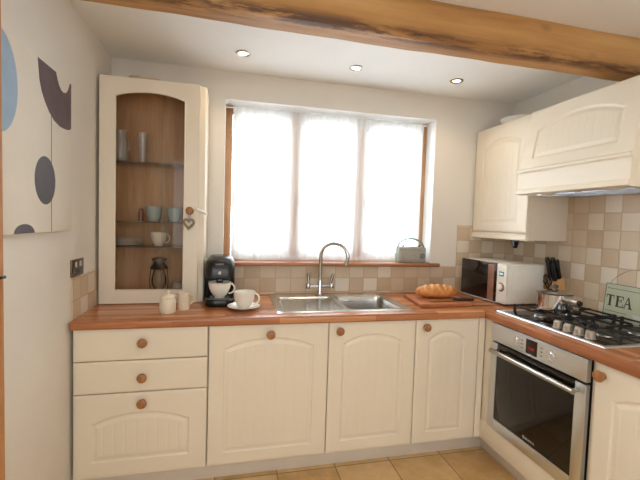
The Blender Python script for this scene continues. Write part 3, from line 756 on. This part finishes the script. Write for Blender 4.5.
lobj('glass_jar', [(0, 0), (.03, 0), (.034, .01), (.036, .05), (.028, .07), (.022, .075), (.022, .08), (.020, .08), (.020, .074), (.026, .068), (.033, .05), (.031, .01), (0, .004)], (.408, -.13, .931), M['tumbler'], 'low clear glass jar beside the dark lantern', 'jar')
def jug_h(bm): tube(bm, [(.112, -.13, 1.83), (.132, -.13, 1.82), (.134, -.13, 1.78), (.112, -.13, 1.75)], .004, 8)
lobj('glass_jug', [(0, 0), (.034, 0), (.040, .02), (.045, .07), (.038, .12), (.032, .15), (.038, .18), (.036, .18), (.030, .15), (.036, .12), (.042, .07), (.037, .02), (0, .005)], (.085, -.13, 1.7005), M['tumbler'], 'clear glass jug on the top shelf of the glazed cabinet', 'jug', None, 32, jug_h)
lobj('glass_vase', [(0, 0), (.019, 0), (.020, .01), (.022, .09), (.027, .14), (.030, .175), (.028, .175), (.025, .14), (.020, .09), (.017, .012), (0, .01)], (.204, -.13, 1.7005), M['tumbler'], 'tall clear glass on the top cabinet shelf, right of the jug', 'glass')
# plate on top of cabinet
lobj('serving_plate', [(0, 0), (.04, 0), (.07, .010), (.088, .024), (.085, .026), (.068, .014), (.04, .005), (0, .005)], (.225, -.165, 2.1405), M['cream_ceramic'], 'pale shallow dish on top of the glazed cabinet', 'dish', None, 48)

# ------------------------------------------------------------------ sink and tap
t = thing('kitchen_sink', 'stainless steel inset sink with drainer and one bowl', 'sink', (1.35, -.3, .91))
kx0, kx1, ky0, ky1 = .957, 1.743, -.552, -.045
def rr(u, v, a, b, c, d, r):  # inside distance of rounded rect
    cx, cy = (a+b)/2, (c+d)/2; qx = abs(u-cx)-((b-a)/2-r); qy = abs(v-cy)-((d-c)/2-r)
    return -(math.hypot(max(qx, 0), max(qy, 0)) + min(max(qx, qy), 0) - r)
def sst(a, b, x):
    x = max(0, min(1, (x-a)/(b-a))); return x*x*(3-2*x)
BX0, BX1, BY0, BY1 = 1.372, 1.706, -.508, -.125
def sink_h(u, v):
    x, y = kx0+u, ky0+v
    e = rr(x, y, kx0, kx1, ky0, ky1, .03)
    h = .0045*sst(0, .006, e) - .002*sst(.012, .02, e)
    s = rr(x, y, BX0, BX1, BY0, BY1, .045)
    if s > 0: h = h - .150*sst(0, .022, s) - .004*sst(.02, .2, s)
    d = rr(x, y, 1.000, 1.345, -.505, -.140, .03)
    if d > 0:
        h -= .010*sst(0, .014, d)
    return h
us = merge_sorted(frange(0, kx1-kx0, .008) + frange(BX0-kx0-.002, BX0-kx0+.05, .003) + frange(BX1-kx0-.05, BX1-kx0+.002, .003) + frange(1.0-kx0, 1.02-kx0, .003) + frange(1.325-kx0, 1.345-kx0, .003) + [.003, .006])
vs = merge_sorted(frange(0, ky1-ky0, .006) + frange(BY0-ky0-.002, BY0-ky0+.05, .003) + frange(BY1-ky0-.05, BY1-ky0+.002, .003) + [.003])
us[-1] = kx1-kx0; vs[-1] = ky1-ky0
bm = NB(); O = Vector((kx0, ky0, .9105))
G = [[bm.verts.new(O+Vector((u, v, sink_h(u, v)))) for v in vs] for u in us]
for i in range(len(us)-1):
    for j in range(len(vs)-1):
        bm.faces.new((G[i][j], G[i+1][j], G[i+1][j+1], G[i][j+1]))
obj('sink_basin', bm, M['steel_x'], t, 70)
bm = NB(); lathe(bm, [(0, .003), (.018, .003), (.022, .005), (.036, .005), (.040, .001)], (1.54, -.32, .7575), 28); obj('drain', bm, M['chrome'], t)
bm = NB(); box(bm, 1.455, 1.51, BY1-.0115, BY1-.006, .873, .885, .002); obj('overflow', bm, M['chrome'], t)

t = thing('kitchen_tap', 'chrome swan-neck mixer tap with two levers behind the sink', 'tap', (1.292, -.092, .9135))
TX, TY = 1.292, -.092
bm = NB(); lathe(bm, [(0, 0), (.026, 0), (.027, .004), (.019, .010), (.017, .02), (.0165, .09), (.013, .10), (.011, .115), (0, .115)], (TX, TY, .9135), 28)
tube(bm, [(TX-.075, TY, .973), (TX+.075, TY, .973)], .0105, 16)
obj('tap_body', bm, M['chrome'], t)
bm = NB(); sp = [(TX, TY, .98), (TX, TY, 1.175)]
dx, dy = math.cos(-.55), math.sin(-.55)
for k in range(1, 17):
    a = PI - PI*1.07*k/16; r = .092; sp.append((TX+dx*(r+r*math.cos(a)), TY+dy*(r+r*math.cos(a)), 1.175+.085*math.sin(a)))
e = sp[-1]; sp.append((e[0]-dx*.004, e[1]-dy*.004, e[2]-.012))
tube(bm, sp, .0128, 16); e = sp[-1]
tube(bm, [(e[0]+dx*.0, e[1], e[2]+.014), (e[0]-dx*.004, e[1]-dy*.004, e[2]-.02)], .0145, 16); obj('spout', bm, M['chrome'], t)
for s in (-1, 1):
    bm = NB(); x = TX+s*.080; lathe(bm, [(0, -.016), (.014, -.016), (.0165, -.01), (.0165, .012), (.012, .02), (0, .02)], (x, TY, .973), 20)
    if s < 0: tube(bm, [(x, TY, .985), (x+.002, TY-.004, 1.06)], [.009, .0125], 12)
    else: tube(bm, [(x-.008, TY, .985), (x+.008, TY-.004, 1.055)], [.009, .0115], 12)
    obj('tap_lever', bm, M['chrome'], t)

# ------------------------------------------------------------------ radio
t = thing('portable_radio', 'small sage green retro radio standing on the window sill', 'radio', (1.985, .02, 1.1225))
X0, X1, Y0, Y1, Z0 = 1.884, 2.096, -.018, .058, 1.1235
bm = NB(); box(bm, X0, X1, Y0, Y1, Z0, Z0+.112, .010, 4); rb = obj('case', bm, M['radio'], t)
bm = NB(); box(bm, X0+.008, X1-.008, Y0-.003, Y0+.002, Z0+.020, Z0+.082, .002)
for k in range(12): box(bm, X0+.012, X1-.05, Y0-.0045, Y0-.002, Z0+.024+k*.0046, Z0+.0265+k*.0046)
obj('speaker_grille', bm, M['radio_grille'], t)
bm = NB(); lathe(bm, [(0, -.004), (.019, -.004), (.021, 0)], (X1-.030, Y0-.003, Z0+.05), 24, 'y'); obj('tuning_dial', bm, M['cloth_blue'], t)
bm = NB(); box(bm, X0+.018, X1-.018, Y0+.012, Y1-.014, Z0+.110, Z0+.116, .002); obj('top_plate', bm, M['radio_grille'], t)
for x in (X0+.045, X1-.040):
    bm = NB(); lathe(bm, [(0, .012), (.008, .012), (.009, .010), (.009, 0)], (x, .015, Z0+.1155), 16); obj('knob', bm, M['pewter'], t)
bm = NB(); pts = [(X0+.004, .02, Z0+.085), (X0+.004, .02, Z0+.115)] + [(X0+.004+(X1-X0-.008)*k/12, .02, Z0+.122+.052*math.sin(PI*k/12)**.6) for k in range(1, 12)] + [(X1-.004, .02, Z0+.115), (X1-.004, .02, Z0+.085)]
tube(bm, pts, .0062, 8, flat=1.0); obj('handle', bm, M['cloth_blue'], t)

# ------------------------------------------------------------------ coffee machine and crockery
WT = .9105
t = thing('coffee_machine', 'compact black pod coffee machine between the glazed cabinet and window', 'coffee machine', (.655, -.25, WT))
bm = NB()
def rrect(cx, cy, w, d, z, r, n=6):
    out = []
    for sx, sy, a0 in ((1, 1, 0), (-1, 1, PI/2), (-1, -1, PI), (1, -1, 3*PI/2)):
        for k in range(n+1):
            a = a0+PI/2*k/n; out.append((cx+sx*(w/2-r)+r*math.cos(a), cy+sy*(d/2-r)+r*math.sin(a), z))
    return out
# rear body column, then the overhanging head
cap_loft(bm, [rrect(.655, -.165, .160, .16, WT+z, .03) for z in (0.0, .002)] + [rrect(.655, -.165, .166, .17, WT+z, .035) for z in (.01, .20)] + [rrect(.655, -.17, .15, .16, WT+.25, .045), rrect(.655, -.17, .11, .12, WT+.268, .045)])
obj('body', bm, M['black'], t, 50)
bm = NB(); cap_loft(bm, [rrect(.655, -.265, .142, .13, WT+.148, .035), rrect(.655, -.27, .158, .15, WT+.155, .04), rrect(.655, -.265, .164, .16, WT+.20, .045), rrect(.655, -.25, .160, .17, WT+.235, .05), rrect(.655, -.235, .138, .15, WT+.26, .055), rrect(.655, -.22, .10, .11, WT+.272, .05)]); hd = obj('brew_head', bm, M['black'], t, 60)
bm = NB(); lathe(bm, [(0, -.005), (.009, -.005), (.011, -.002), (.011, .004)], (.655, -.3435, WT+.185), 24, 'y'); obj('start_button', bm, M['satin'], hd)
text('maker_mark', 'TASSIMO', .0115, M['label_silver'], hd, (.652, -.3368, WT+.232), (1, 0, 0), (0, .35, 1), .001)
bm = NB(); box(bm, .636, .674, -.33, -.29, WT+.125, WT+.150, .006); obj('nozzle', bm, M['black'], hd)
bm = NB(); cap_loft(bm, [rrect(.655, -.31, .150, .15, WT, .05), rrect(.655, -.31, .158, .158, WT+.006, .055), rrect(.655, -.31, .158, .158, WT+.036, .055), rrect(.655, -.31, .150, .150, WT+.041, .052)]); dt = obj('drip_tray', bm, M['black'], t, 50)
bm = NB()
for k in range(8): box(bm, .60, .71, -.365+k*.014, -.359+k*.014, WT+.0405, WT+.0425)
obj('drip_grid', bm, M['satin'], dt)
bm = NB(); cap_loft(bm, [rrect(.577, -.15, .02, .12, WT+z, .009) for z in (.03, .2)]); obj('water_tank', bm, M['mw_glass'], t)
cup('coffee_cup', (.656, -.318, WT+.0435), .062, .086, M['white_ceramic'], 'white cup standing on the coffee machine drip tray', ang=.15, f=.55, hr=.005)
lobj('saucer', [(0, 0), (.032, 0), (.036, .003), (.07, .012), (.088, .019), (.087, .021), (.066, .0155), (.034, .006), (0, .006)], (.788, -.435, WT), M['white_ceramic'], 'white saucer on the worktop beneath the nearer cup', 'saucer', None, 48)
cup('tea_cup', (.790, -.435, WT+.0065), .058, .090, M['white_ceramic'], 'white cup on a saucer in front of the coffee machine', ang=-.1, f=.62, hr=.005)
t = thing('sugar_pot', 'round cream lidded pot on the worktop before the glazed cabinet', 'pot', (.405, -.478, WT))
c = (.405, -.478, WT)
bm = NB(); lathe(bm, [(0, 0), (.036, 0), (.038, .004), (.040, .03), (.0395, .055), (.034, .074), (.033, .076), (0, .076)], c, 36)
for z in (.02, .03, .04): pass
obj('pot_body', bm, M['cream_ceramic'], t)
bm = NB(); lathe(bm, [(.0325, .0765), (.034, .080), (.030, .088), (.014, .093), (.007, .095), (.006, .100), (.0095, .106), (.0095, .112), (.006, .117), (0, .118)], c, 30); obj('lid', bm, M['cream_ceramic'], t)
bm = NB()
for j in range(4):
    for k in range(6): 
        a = -.9 + k*.11; box(bm, c[0]+.0398*math.cos(a)-.0006, c[0]+.0398*math.cos(a)+.0006, c[1]+.0398*math.sin(a)-.001, c[1]+.0398*math.sin(a)+.001, WT+.022+j*.009, WT+.0245+j*.009)
obj('embossed_script', bm, M['sign_pale'], t)
t = thing('cream_mug', 'straight cream mug standing right of the lidded pot', 'mug', (.474, -.412, WT))
c = (.474, -.412, WT)
bm = NB(); lathe(bm, [(0, 0), (.030, 0), (.031, .004), (.0315, .01), (.0315, .082), (.0345, .090), (.032, .091), (.029, .082), (.0285, .012), (0, .008)], c, 36); obj('mug_body', bm, M['cream_ceramic'], t)
bm = NB(); tube(bm, [(c[0]+.029, c[1]-.002, WT+.078), (c[0]+.048, c[1]-.004, WT+.076), (c[0]+.056, c[1]-.004, WT+.06), (c[0]+.050, c[1]-.004, WT+.04), (c[0]+.030, c[1]-.002, WT+.028)], .0045, 8); obj('handle', bm, M['cream_ceramic'], t)

# ------------------------------------------------------------------ board, loaf, knife
t = thing('chopping_board', 'thick reddish wooden board under the loaf', 'chopping board', (2.02, -.32, WT))
def quad_slab(bm, q, z0, z1, bev=.004):
    a = [bm.verts.new((x, y, z0)) for x, y in q]; b = [bm.verts.new((x, y, z1)) for x, y in q]
    fs = [bm.faces.new(a[::-1]), bm.faces.new(b)] + [bm.faces.new((a[i], a[(i+1) % 4], b[(i+1) % 4], b[i])) for i in range(4)]
    bmesh.ops.bevel(bm, geom=list({e for f in fs for e in f.edges}), offset=bev, segments=2, affect='EDGES')
bm = NB(); quad_slab(bm, [(1.812, -.505), (2.165, -.490), (2.20, -.20), (1.850, -.185)], WT, WT+.021); obj('board', bm, M['board_wood'], t)
BZ = WT+.0215
bm = NB(); sl = bm.verts.layers.float.new('slash'); nu, nv = 72, 36
rings = []
for i in range(nu+1):
    u = -1+2*i/nu; x = u*.142; env = max(0, 1-abs(u)**2.6)**.5
    r = []
    for k in range(nv):
        a = 2*PI*k/nv; cy_, cz_ = math.cos(a), math.sin(a)
        ry, rz = .052*env, .050*env
        z = rz*cz_; 
        if cz_ < 0: z *= .72
        y = ry*cy_
        g = 0
        for s in (-.62, -.31, 0, .31, .62):
            d = abs(u - s - .9*y)
            if d < .07 and cz_ > .25: g = max(g, (1-d/.07)*min(1, (cz_-.25)*3))
        bulge = .0035*math.sin(u*20)*max(0, cz_)
        z += bulge*env + (-.0035*g if g else 0)
        v = bm.verts.new((x, y, z+.036)); v[sl] = min(1, g*.6); r.append(v)
    rings.append(r)
for a, b in zip(rings[1:-1], rings[2:-1]):
    for k in range(nv): bm.faces.new((a[k], a[(k+1) % nv], b[(k+1) % nv], b[k]))
bm.faces.new(rings[1][::-1]); bm.faces.new(rings[-2])
for v in rings[0]+rings[-1]: bm.verts.remove(v)
o = obj('bread_loaf', bm, M['crust'], None, 60); o.location = (2.018, -.315, BZ); o.rotation_euler = (0, 0, -.06)
tag(o, 'golden crusty loaf with slashed top on the wooden board', 'bread')
t = thing('bread_knife', 'bread knife with black handle on the front of the board', 'knife', (2.05, -.435, BZ))
bm = NB(); prism(bm, [(1.90, -.447), (1.905, -.418), (2.085, -.415), (2.085, -.440), (1.93, -.455)], BZ+.006, BZ+.0075, 2); obj('blade', bm, M['chrome'], t)
bm = NB(); cap_loft(bm, [[(x, -.428+w*math.cos(a)-.12*(x-2.08), BZ+.0095+.0085*math.sin(a)) for a in [2*PI*k/12 for k in range(12)]] for x, w in ((2.075, .009), (2.085, .012), (2.13, .011), (2.17, .012), (2.196, .013), (2.203, .008))]); obj('handle', bm, M['black'], t, 60)

# ------------------------------------------------------------------ microwave
t = thing('microwave_oven', 'white microwave with dark door in the worktop corner', 'microwave', (2.364, -.30, WT))
t.location = (2.364, -.30, WT); L0 = Vector(t.location)
def lb(bm, x0, x1, y0, y1, z0, z1, bev=0, seg=2): box(bm, L0.x+x0, L0.x+x1, L0.y+y0, L0.y+y1, L0.z+z0, L0.z+z1, bev, seg)
hy = .217
bm = NB(); lb(bm, .012, .292, -hy, hy, .012, .260, .006); cs = obj('casing', bm, M['white_plastic'], t)
bm = NB(); lb(bm, -.003, .013, -hy, -hy+.082, .012, .260, .004); pn = obj('control_panel', bm, M['white_plastic'], t)
bm = NB(); lb(bm, -.004, .013, -hy+.084, hy, .012, .260, .003); dr = obj('door', bm, M['mw_glass'], t)
bm = NB(); lb(bm, -.0065, -.003, -hy+.104, -hy+.158, .014, .250, .001); obj('door_strip', bm, M['mw_strip'], dr, label='copper brown strip beside the door edge')
bm = NB(); lb(bm, -.0055, -.003, -hy+.165, hy-.03, .045, .215, .001); obj('window_mesh', bm, M['black_glass'], dr)
bm = NB(); lb(bm, -.0045, .0125, -hy+.084, hy, .006, .0135, .001); obj('lower_trim', bm, M['label_silver'], dr)
bm = NB(); lb(bm, -.0045, -.002, -hy+.022, -hy+.060, .184, .212, .001); ds = obj('display', bm, M['grey_led_bg'], pn)
bm = NB(); lb(bm, -.0052, -.0042, -hy+.027, -hy+.055, .190, .206); obj('lit_readout', bm, M['white_led'], ds)
bm = NB(); c = (L0.x-.003, L0.y-hy+.041, L0.z+.115); lathe(bm, [(0, -.016), (.017, -.016), (.019, -.013), (.020, 0)], c, 28, 'x'); dl = obj('dial', bm, M['white_plastic'], pn)
bm = NB(); lathe(bm, [(.0195, -.006), (.026, -.004), (.029, 0)], c, 28, 'x'); obj('dial_ring', bm, M['mw_strip'], dl)
for zz in (.045, .062):
    bm = NB(); lb(bm, -.005, -.002, -hy+.028, -hy+.054, zz, zz+.009, .001); obj('button', bm, M['white_plastic'], pn)
bm = NB(); lb(bm, .05, .26, -hy-.0015, -hy+.002, .03, .225, .001); obj('side_panel', bm, M['white_plastic'], cs)
for x in (.03, .28):
    for y in (-hy+.03, hy-.03): 
        bm = NB(); lathe(bm, [(0, 0), (.011, 0), (.012, .013)], (L0.x+x, L0.y+y, L0.z), 14); obj('foot', bm, M['black'], t)
t.rotation_euler = (0, 0, .05)

# ------------------------------------------------------------------ knife block, knives, scissors
t = thing('knife_block', 'pale wooden knife block behind the saucepan', 'knife block', (2.70, -.53, WT))
bm = NB(); bx0, bx1 = 2.676, 2.758
# leans back; slots on the sloping top
prism(bm, [(bx0+.0, WT), (bx1+.012, WT), (bx1+.012, WT+.07), (bx1-.014, WT+.190), (bx0-.004, WT+.155)], -.575, -.49, 1)
bmesh.ops.bevel(bm, geom=list(bm.edges), offset=.003, segments=2, affect='EDGES')
obj('block', bm, M['block_wood'], t)
bm = NB()
dvec = Vector((-.25, 0, .97)).normalized()
for i, (dx, yy) in enumerate(((-.010, -.555), (.018, -.557), (-.012, -.528), (.016, -.530), (.002, -.505))):
    p = Vector((2.708+dx, yy, WT+.173+dx*.45)); k = thing('kitchen_knife', ('black-handled knife in the block, front left', 'black-handled knife in the block, front right', 'black-handled knife in the block, middle left', 'black-handled knife in the block, middle right', 'black-handled knife in the block, nearest the corner')[i], 'knife', p, 'knives in the wooden block')
    b2 = NB(); s = .92+.05*i
    cap_loft(b2, [[p+dvec*h + Vector((w*1.15*math.cos(a), .0115*math.sin(a), w*.3*math.cos(a))) for a in [2*PI*q/10 for q in range(10)]] for h, w in ((-.004, .010), (.01, .012), (.06*s, .0105), (.115*s, .013), (.125*s, .009))]); obj('handle', b2, M['black'], k, 60)
bm.free()
t = thing('scissors', 'dark kitchen scissors hanging on the left of the knife block', 'scissors', (2.664, -.53, WT+.03))
for i, (oy, oz) in enumerate(((-.545, 1.075), (-.512, 1.08))):
    bm = NB(); pts = [(2.664-.004*math.cos(a), oy+.013*math.cos(a), oz+.026*math.sin(a)) for a in [2*PI*k/18 for k in range(18)]]; tube(bm, pts, .0042, 8, closed=True)
    tube(bm, [(2.664, oy, oz-.026), (2.667, -.53, oz-.06), (2.668, -.53+(oy+.53)*-.4, WT+.03)], [.004, .004, .002], 6); obj('finger_loop', bm, M['black'], t)

# ------------------------------------------------------------------ saucepan
PX, PY, PZ, PR = 2.452, -.800, HZ+.0395, .087
t = thing('saucepan', 'shiny steel saucepan with lid on the far side of the hob', 'saucepan', (PX, PY, PZ))
bm = NB(); lathe(bm, [(0, 0), (PR-.006, 0), (PR-.001, .003), (PR, .010), (PR, .094), (PR+.004, .098), (PR+.001, .099), (PR-.003, .094), (PR-.003, .008), (0, .005)], (PX, PY, PZ), 48); obj('pan_body', bm, M['chrome'], t)
bm = NB(); lathe(bm, [(PR+.002, .0995), (PR+.004, .101), (PR-.002, .103), (PR-.02, .108), (PR*.4, .113), (0, .114)], (PX, PY, PZ), 48); ld = obj('lid', bm, M['chrome'], t)
bm = NB(); lathe(bm, [(0, .113), (.011, .113), (.009, .121), (.016, .127), (.018, .136), (.014, .141), (0, .142)], (PX, PY, PZ), 24); obj('lid_knob', bm, M['pewter'], ld)
dh = Vector((-.06, -1, .0)).normalized(); bm = NB(); h0 = Vector((PX, PY, PZ+.070))
tube(bm, [h0+dh*(PR-.002), h0+dh*(PR+.02)+Vector((0, 0, .002)), h0+dh*(PR+.035)+Vector((0, 0, .003)), h0+dh*(PR+.068)+Vector((0, 0, .003)), h0+dh*(PR+.074)+Vector((0, 0, .003))], [.012, .014, .017, .0175, .014], 16); hn = obj('handle', bm, M['knob_silver'], t)
bm = NB(); e = h0+dh*(PR+.074)+Vector((0, 0, .003)); tube(bm, [e, e+dh*.012], [.0145, .012], 14); obj('handle_tip', bm, M['black'], hn)

# ------------------------------------------------------------------ TEA sign
t = thing('tin_sign', 'sage green sign reading TEA leaning behind the hob', 'sign', (2.757, -1.0, WT))
SY0_, SY1_, SZ0, SZ1 = -1.155, -.828, WT+.0, 1.112
xs = lambda z: 2.7500 + (z-WT)*.09
bm = NB(); q = [(xs(SZ0), SZ0), (xs(SZ1), SZ1), (xs(SZ1)+.003, SZ1), (xs(SZ0)+.003, SZ0)]; prism(bm, q, SY0_, SY1_, 1); obj('plate', bm, M['sign'], t)
bm = NB()
for za, zb, a, b in ((SZ1-.004, SZ1-.0015, SY0_+.002, SY1_-.002), (SZ0+.0015, SZ0+.004, SY0_+.002, SY1_-.002), (SZ0+.0015, SZ1-.0015, SY1_-.0045, SY1_-.002), (SZ0+.0015, SZ1-.0015, SY0_+.002, SY0_+.0045)):
    prism(bm, [(xs(za)-.0006, za), (xs(zb)-.0006, zb), (xs(zb)+.001, zb), (xs(za)+.001, za)], a, b, 1)
obj('border_line', bm, M['sign_dark'], t)
LS = .90
def sign_letters():
    bm = NB(); z0, z1 = .990, 1.050; th = .0125; sf = .004
    def r(a, b, c, d):   # a..b measured from the sign's left edge towards the camera, c..d heights
        prism(bm, [(xs(c)-.001, c), (xs(d)-.001, d), (xs(d)+.001, d), (xs(c)+.001, c)], SY1_-b*LS, SY1_-a*LS, 1)
    def quad(p):
        vs = [bm.verts.new((xs(z)-.001, SY1_-a*LS, z)) for a, z in p]; bm.faces.new(vs)
    # T
    r(.014, .062, z1-sf*1.3, z1); r(.014, .0175, z1-.018, z1); r(.0585, .062, z1-.018, z1); r(.032, .0445, z0, z1-.003); r(.026, .0505, z0, z0+sf)
    # E
    r(.072, .118, z1-sf*1.3, z1); r(.072, .118, z0, z0+sf*1.3); r(.077, .0895, z0, z1); r(.0895, .107, .015+z0+.018, .015+z0+.022); r(.1045, .1075, z0+.026, z0+.045); r(.1145, .118, z1-.018, z1); r(.1145, .118, z0, z0+.018)
    # A
    quad([(.122, z0), (.1275, z0), (.147, z1), (.143, z1)]); quad([(.155, z0), (.169, z0), (.150, z1), (.143, z1)]); r(.131, .158, z0+.022, z0+.027); r(.118, .1325, z0, z0+sf); r(.149, .175, z0, z0+sf)
    return bm
obj('lettering', sign_letters(), M['sign_dark'], t)
bm = NB()
def wline(bm, z, a, b, w, gap, h=.003):
    x = a
    rnd = random.Random(int(z*1000))
    while x < b:
        ww = w*rnd.uniform(.6, 1.3); zz = z
        prism(bm, [(xs(zz)-.0008, zz), (xs(zz+h)-.0008, zz+h), (xs(zz+h)+.001, zz+h), (xs(zz)+.001, zz)], SY1_-min(b, x+ww), SY1_-x, 1); x += ww+gap
for z, e in ((1.083, .26), (.960, .13)):
    bm = NB(); wline(bm, z, .014, e, .006, .0022); obj('small_print', bm, M['sign_dark'], t)
bm = NB(); cz = .955
for zA, zB, a, b in ((.925, .931, .15, .29), (.931, .960, .165, .245), (.960, .966, .158, .252)): prism(bm, [(xs(zA)-.0009, zA), (xs(zB)-.0009, zB), (xs(zB)+.001, zB), (xs(zA)+.001, zA)], SY1_-b, SY1_-a, 1)
obj('cup_picture', bm, M['sign_pale'], t)
bm = NB(); pts = [(xs(SZ1)-.001, -.85, SZ1-.003)]
for k in range(11): 
    a = k/10; pts.append((2.769, -.86-.28*a, 1.118+.085*math.sin(PI*(a*.96+.02))**.8))
pts.append((xs(SZ1)-.001, -1.15, SZ1-.003)); tube(bm, pts, .0009, 6); obj('hanging_wire', bm, M['wire'], t)

# ------------------------------------------------------------------ picture and socket on left wall
t = thing('canvas_picture', 'abstract canvas with mauve, slate and blue shapes on the left wall', 'picture', (.015, -.92, 1.33))
bm = NB(); box(bm, .001, .030, -1.180, -.652, 1.327, 1.960, .002); obj('canvas', bm, M['canvas'], t)
def flat(poly, mat, name, x=.0306):
    bm = NB(); prism(bm, poly, .0298, x, 0); obj(name, bm, mat, t)
flat([(-.943, 1.955), (-.798, 1.955), (-.790, 1.938), (-.775, 1.915), (-.754, 1.900), (-.730, 1.896), (-.706, 1.903), (-.690, 1.918), (-.677, 1.938), (-.668, 1.955), (-.656, 1.955), (-.657, 1.766), (-.675, 1.757), (-.70, 1.752), (-.735, 1.750), (-.770, 1.751), (-.817, 1.762), (-.858, 1.785), (-.889, 1.812), (-.915, 1.845), (-.93, 1.878)], M['paint_mauve'], 'painted_crescent')
flat([(-.888+.080*math.cos(2*PI*k/48), 1.5215+.090*math.sin(2*PI*k/48)) for k in range(48)], M['paint_slate'], 'painted_disc', .0309)
flat([(-1.036+.066*math.cos(PI*k/24), 1.3275+.032*math.sin(PI*k/24)) for k in range(25)], M['paint_slate'], 'painted_half_disc')
flat([(-.8425, 1.328), (-.8375, 1.328), (-.8365, 1.785), (-.8415, 1.785)], M['paint_line'], 'painted_line', .0303)
flat([(-1.179, 1.955)] + [(-1.179+.105*math.cos(a), 1.798+.157*math.sin(a)) for a in [PI/2-PI*k/30 for k in range(31)]], M['paint_blue'], 'painted_blue_disc')
t = thing('wall_socket', 'aged metal double socket on the left wall above the tiles', 'socket', (.005, -.516, 1.142))
bm = NB(); box(bm, .0005, .007, -.588, -.444, 1.106, 1.186, .002); obj('faceplate', bm, M['brass_plate'], t)
for yy in (-.552, -.480):
    bm = NB(); box(bm, .0065, .0085, yy-.019, yy+.019, 1.112, 1.142, .001)
    for a, b in ((0, .136), (-.011, .122), (.011, .122)): box(bm, .0082, .0088, yy+a-.003, yy+a+.003, 1+b-.004, 1+b+.002, mi=1)
    obj('socket_outlet', bm, [M['print_grey'], M['black']], t)
    bm = NB(); box(bm, .0065, .0115, yy-.007+.010*(1 if yy < -.5 else -1), yy+.007+.010*(1 if yy < -.5 else -1), 1.150, 1.174, .001); obj('rocker_switch', bm, M['label_silver'], t)
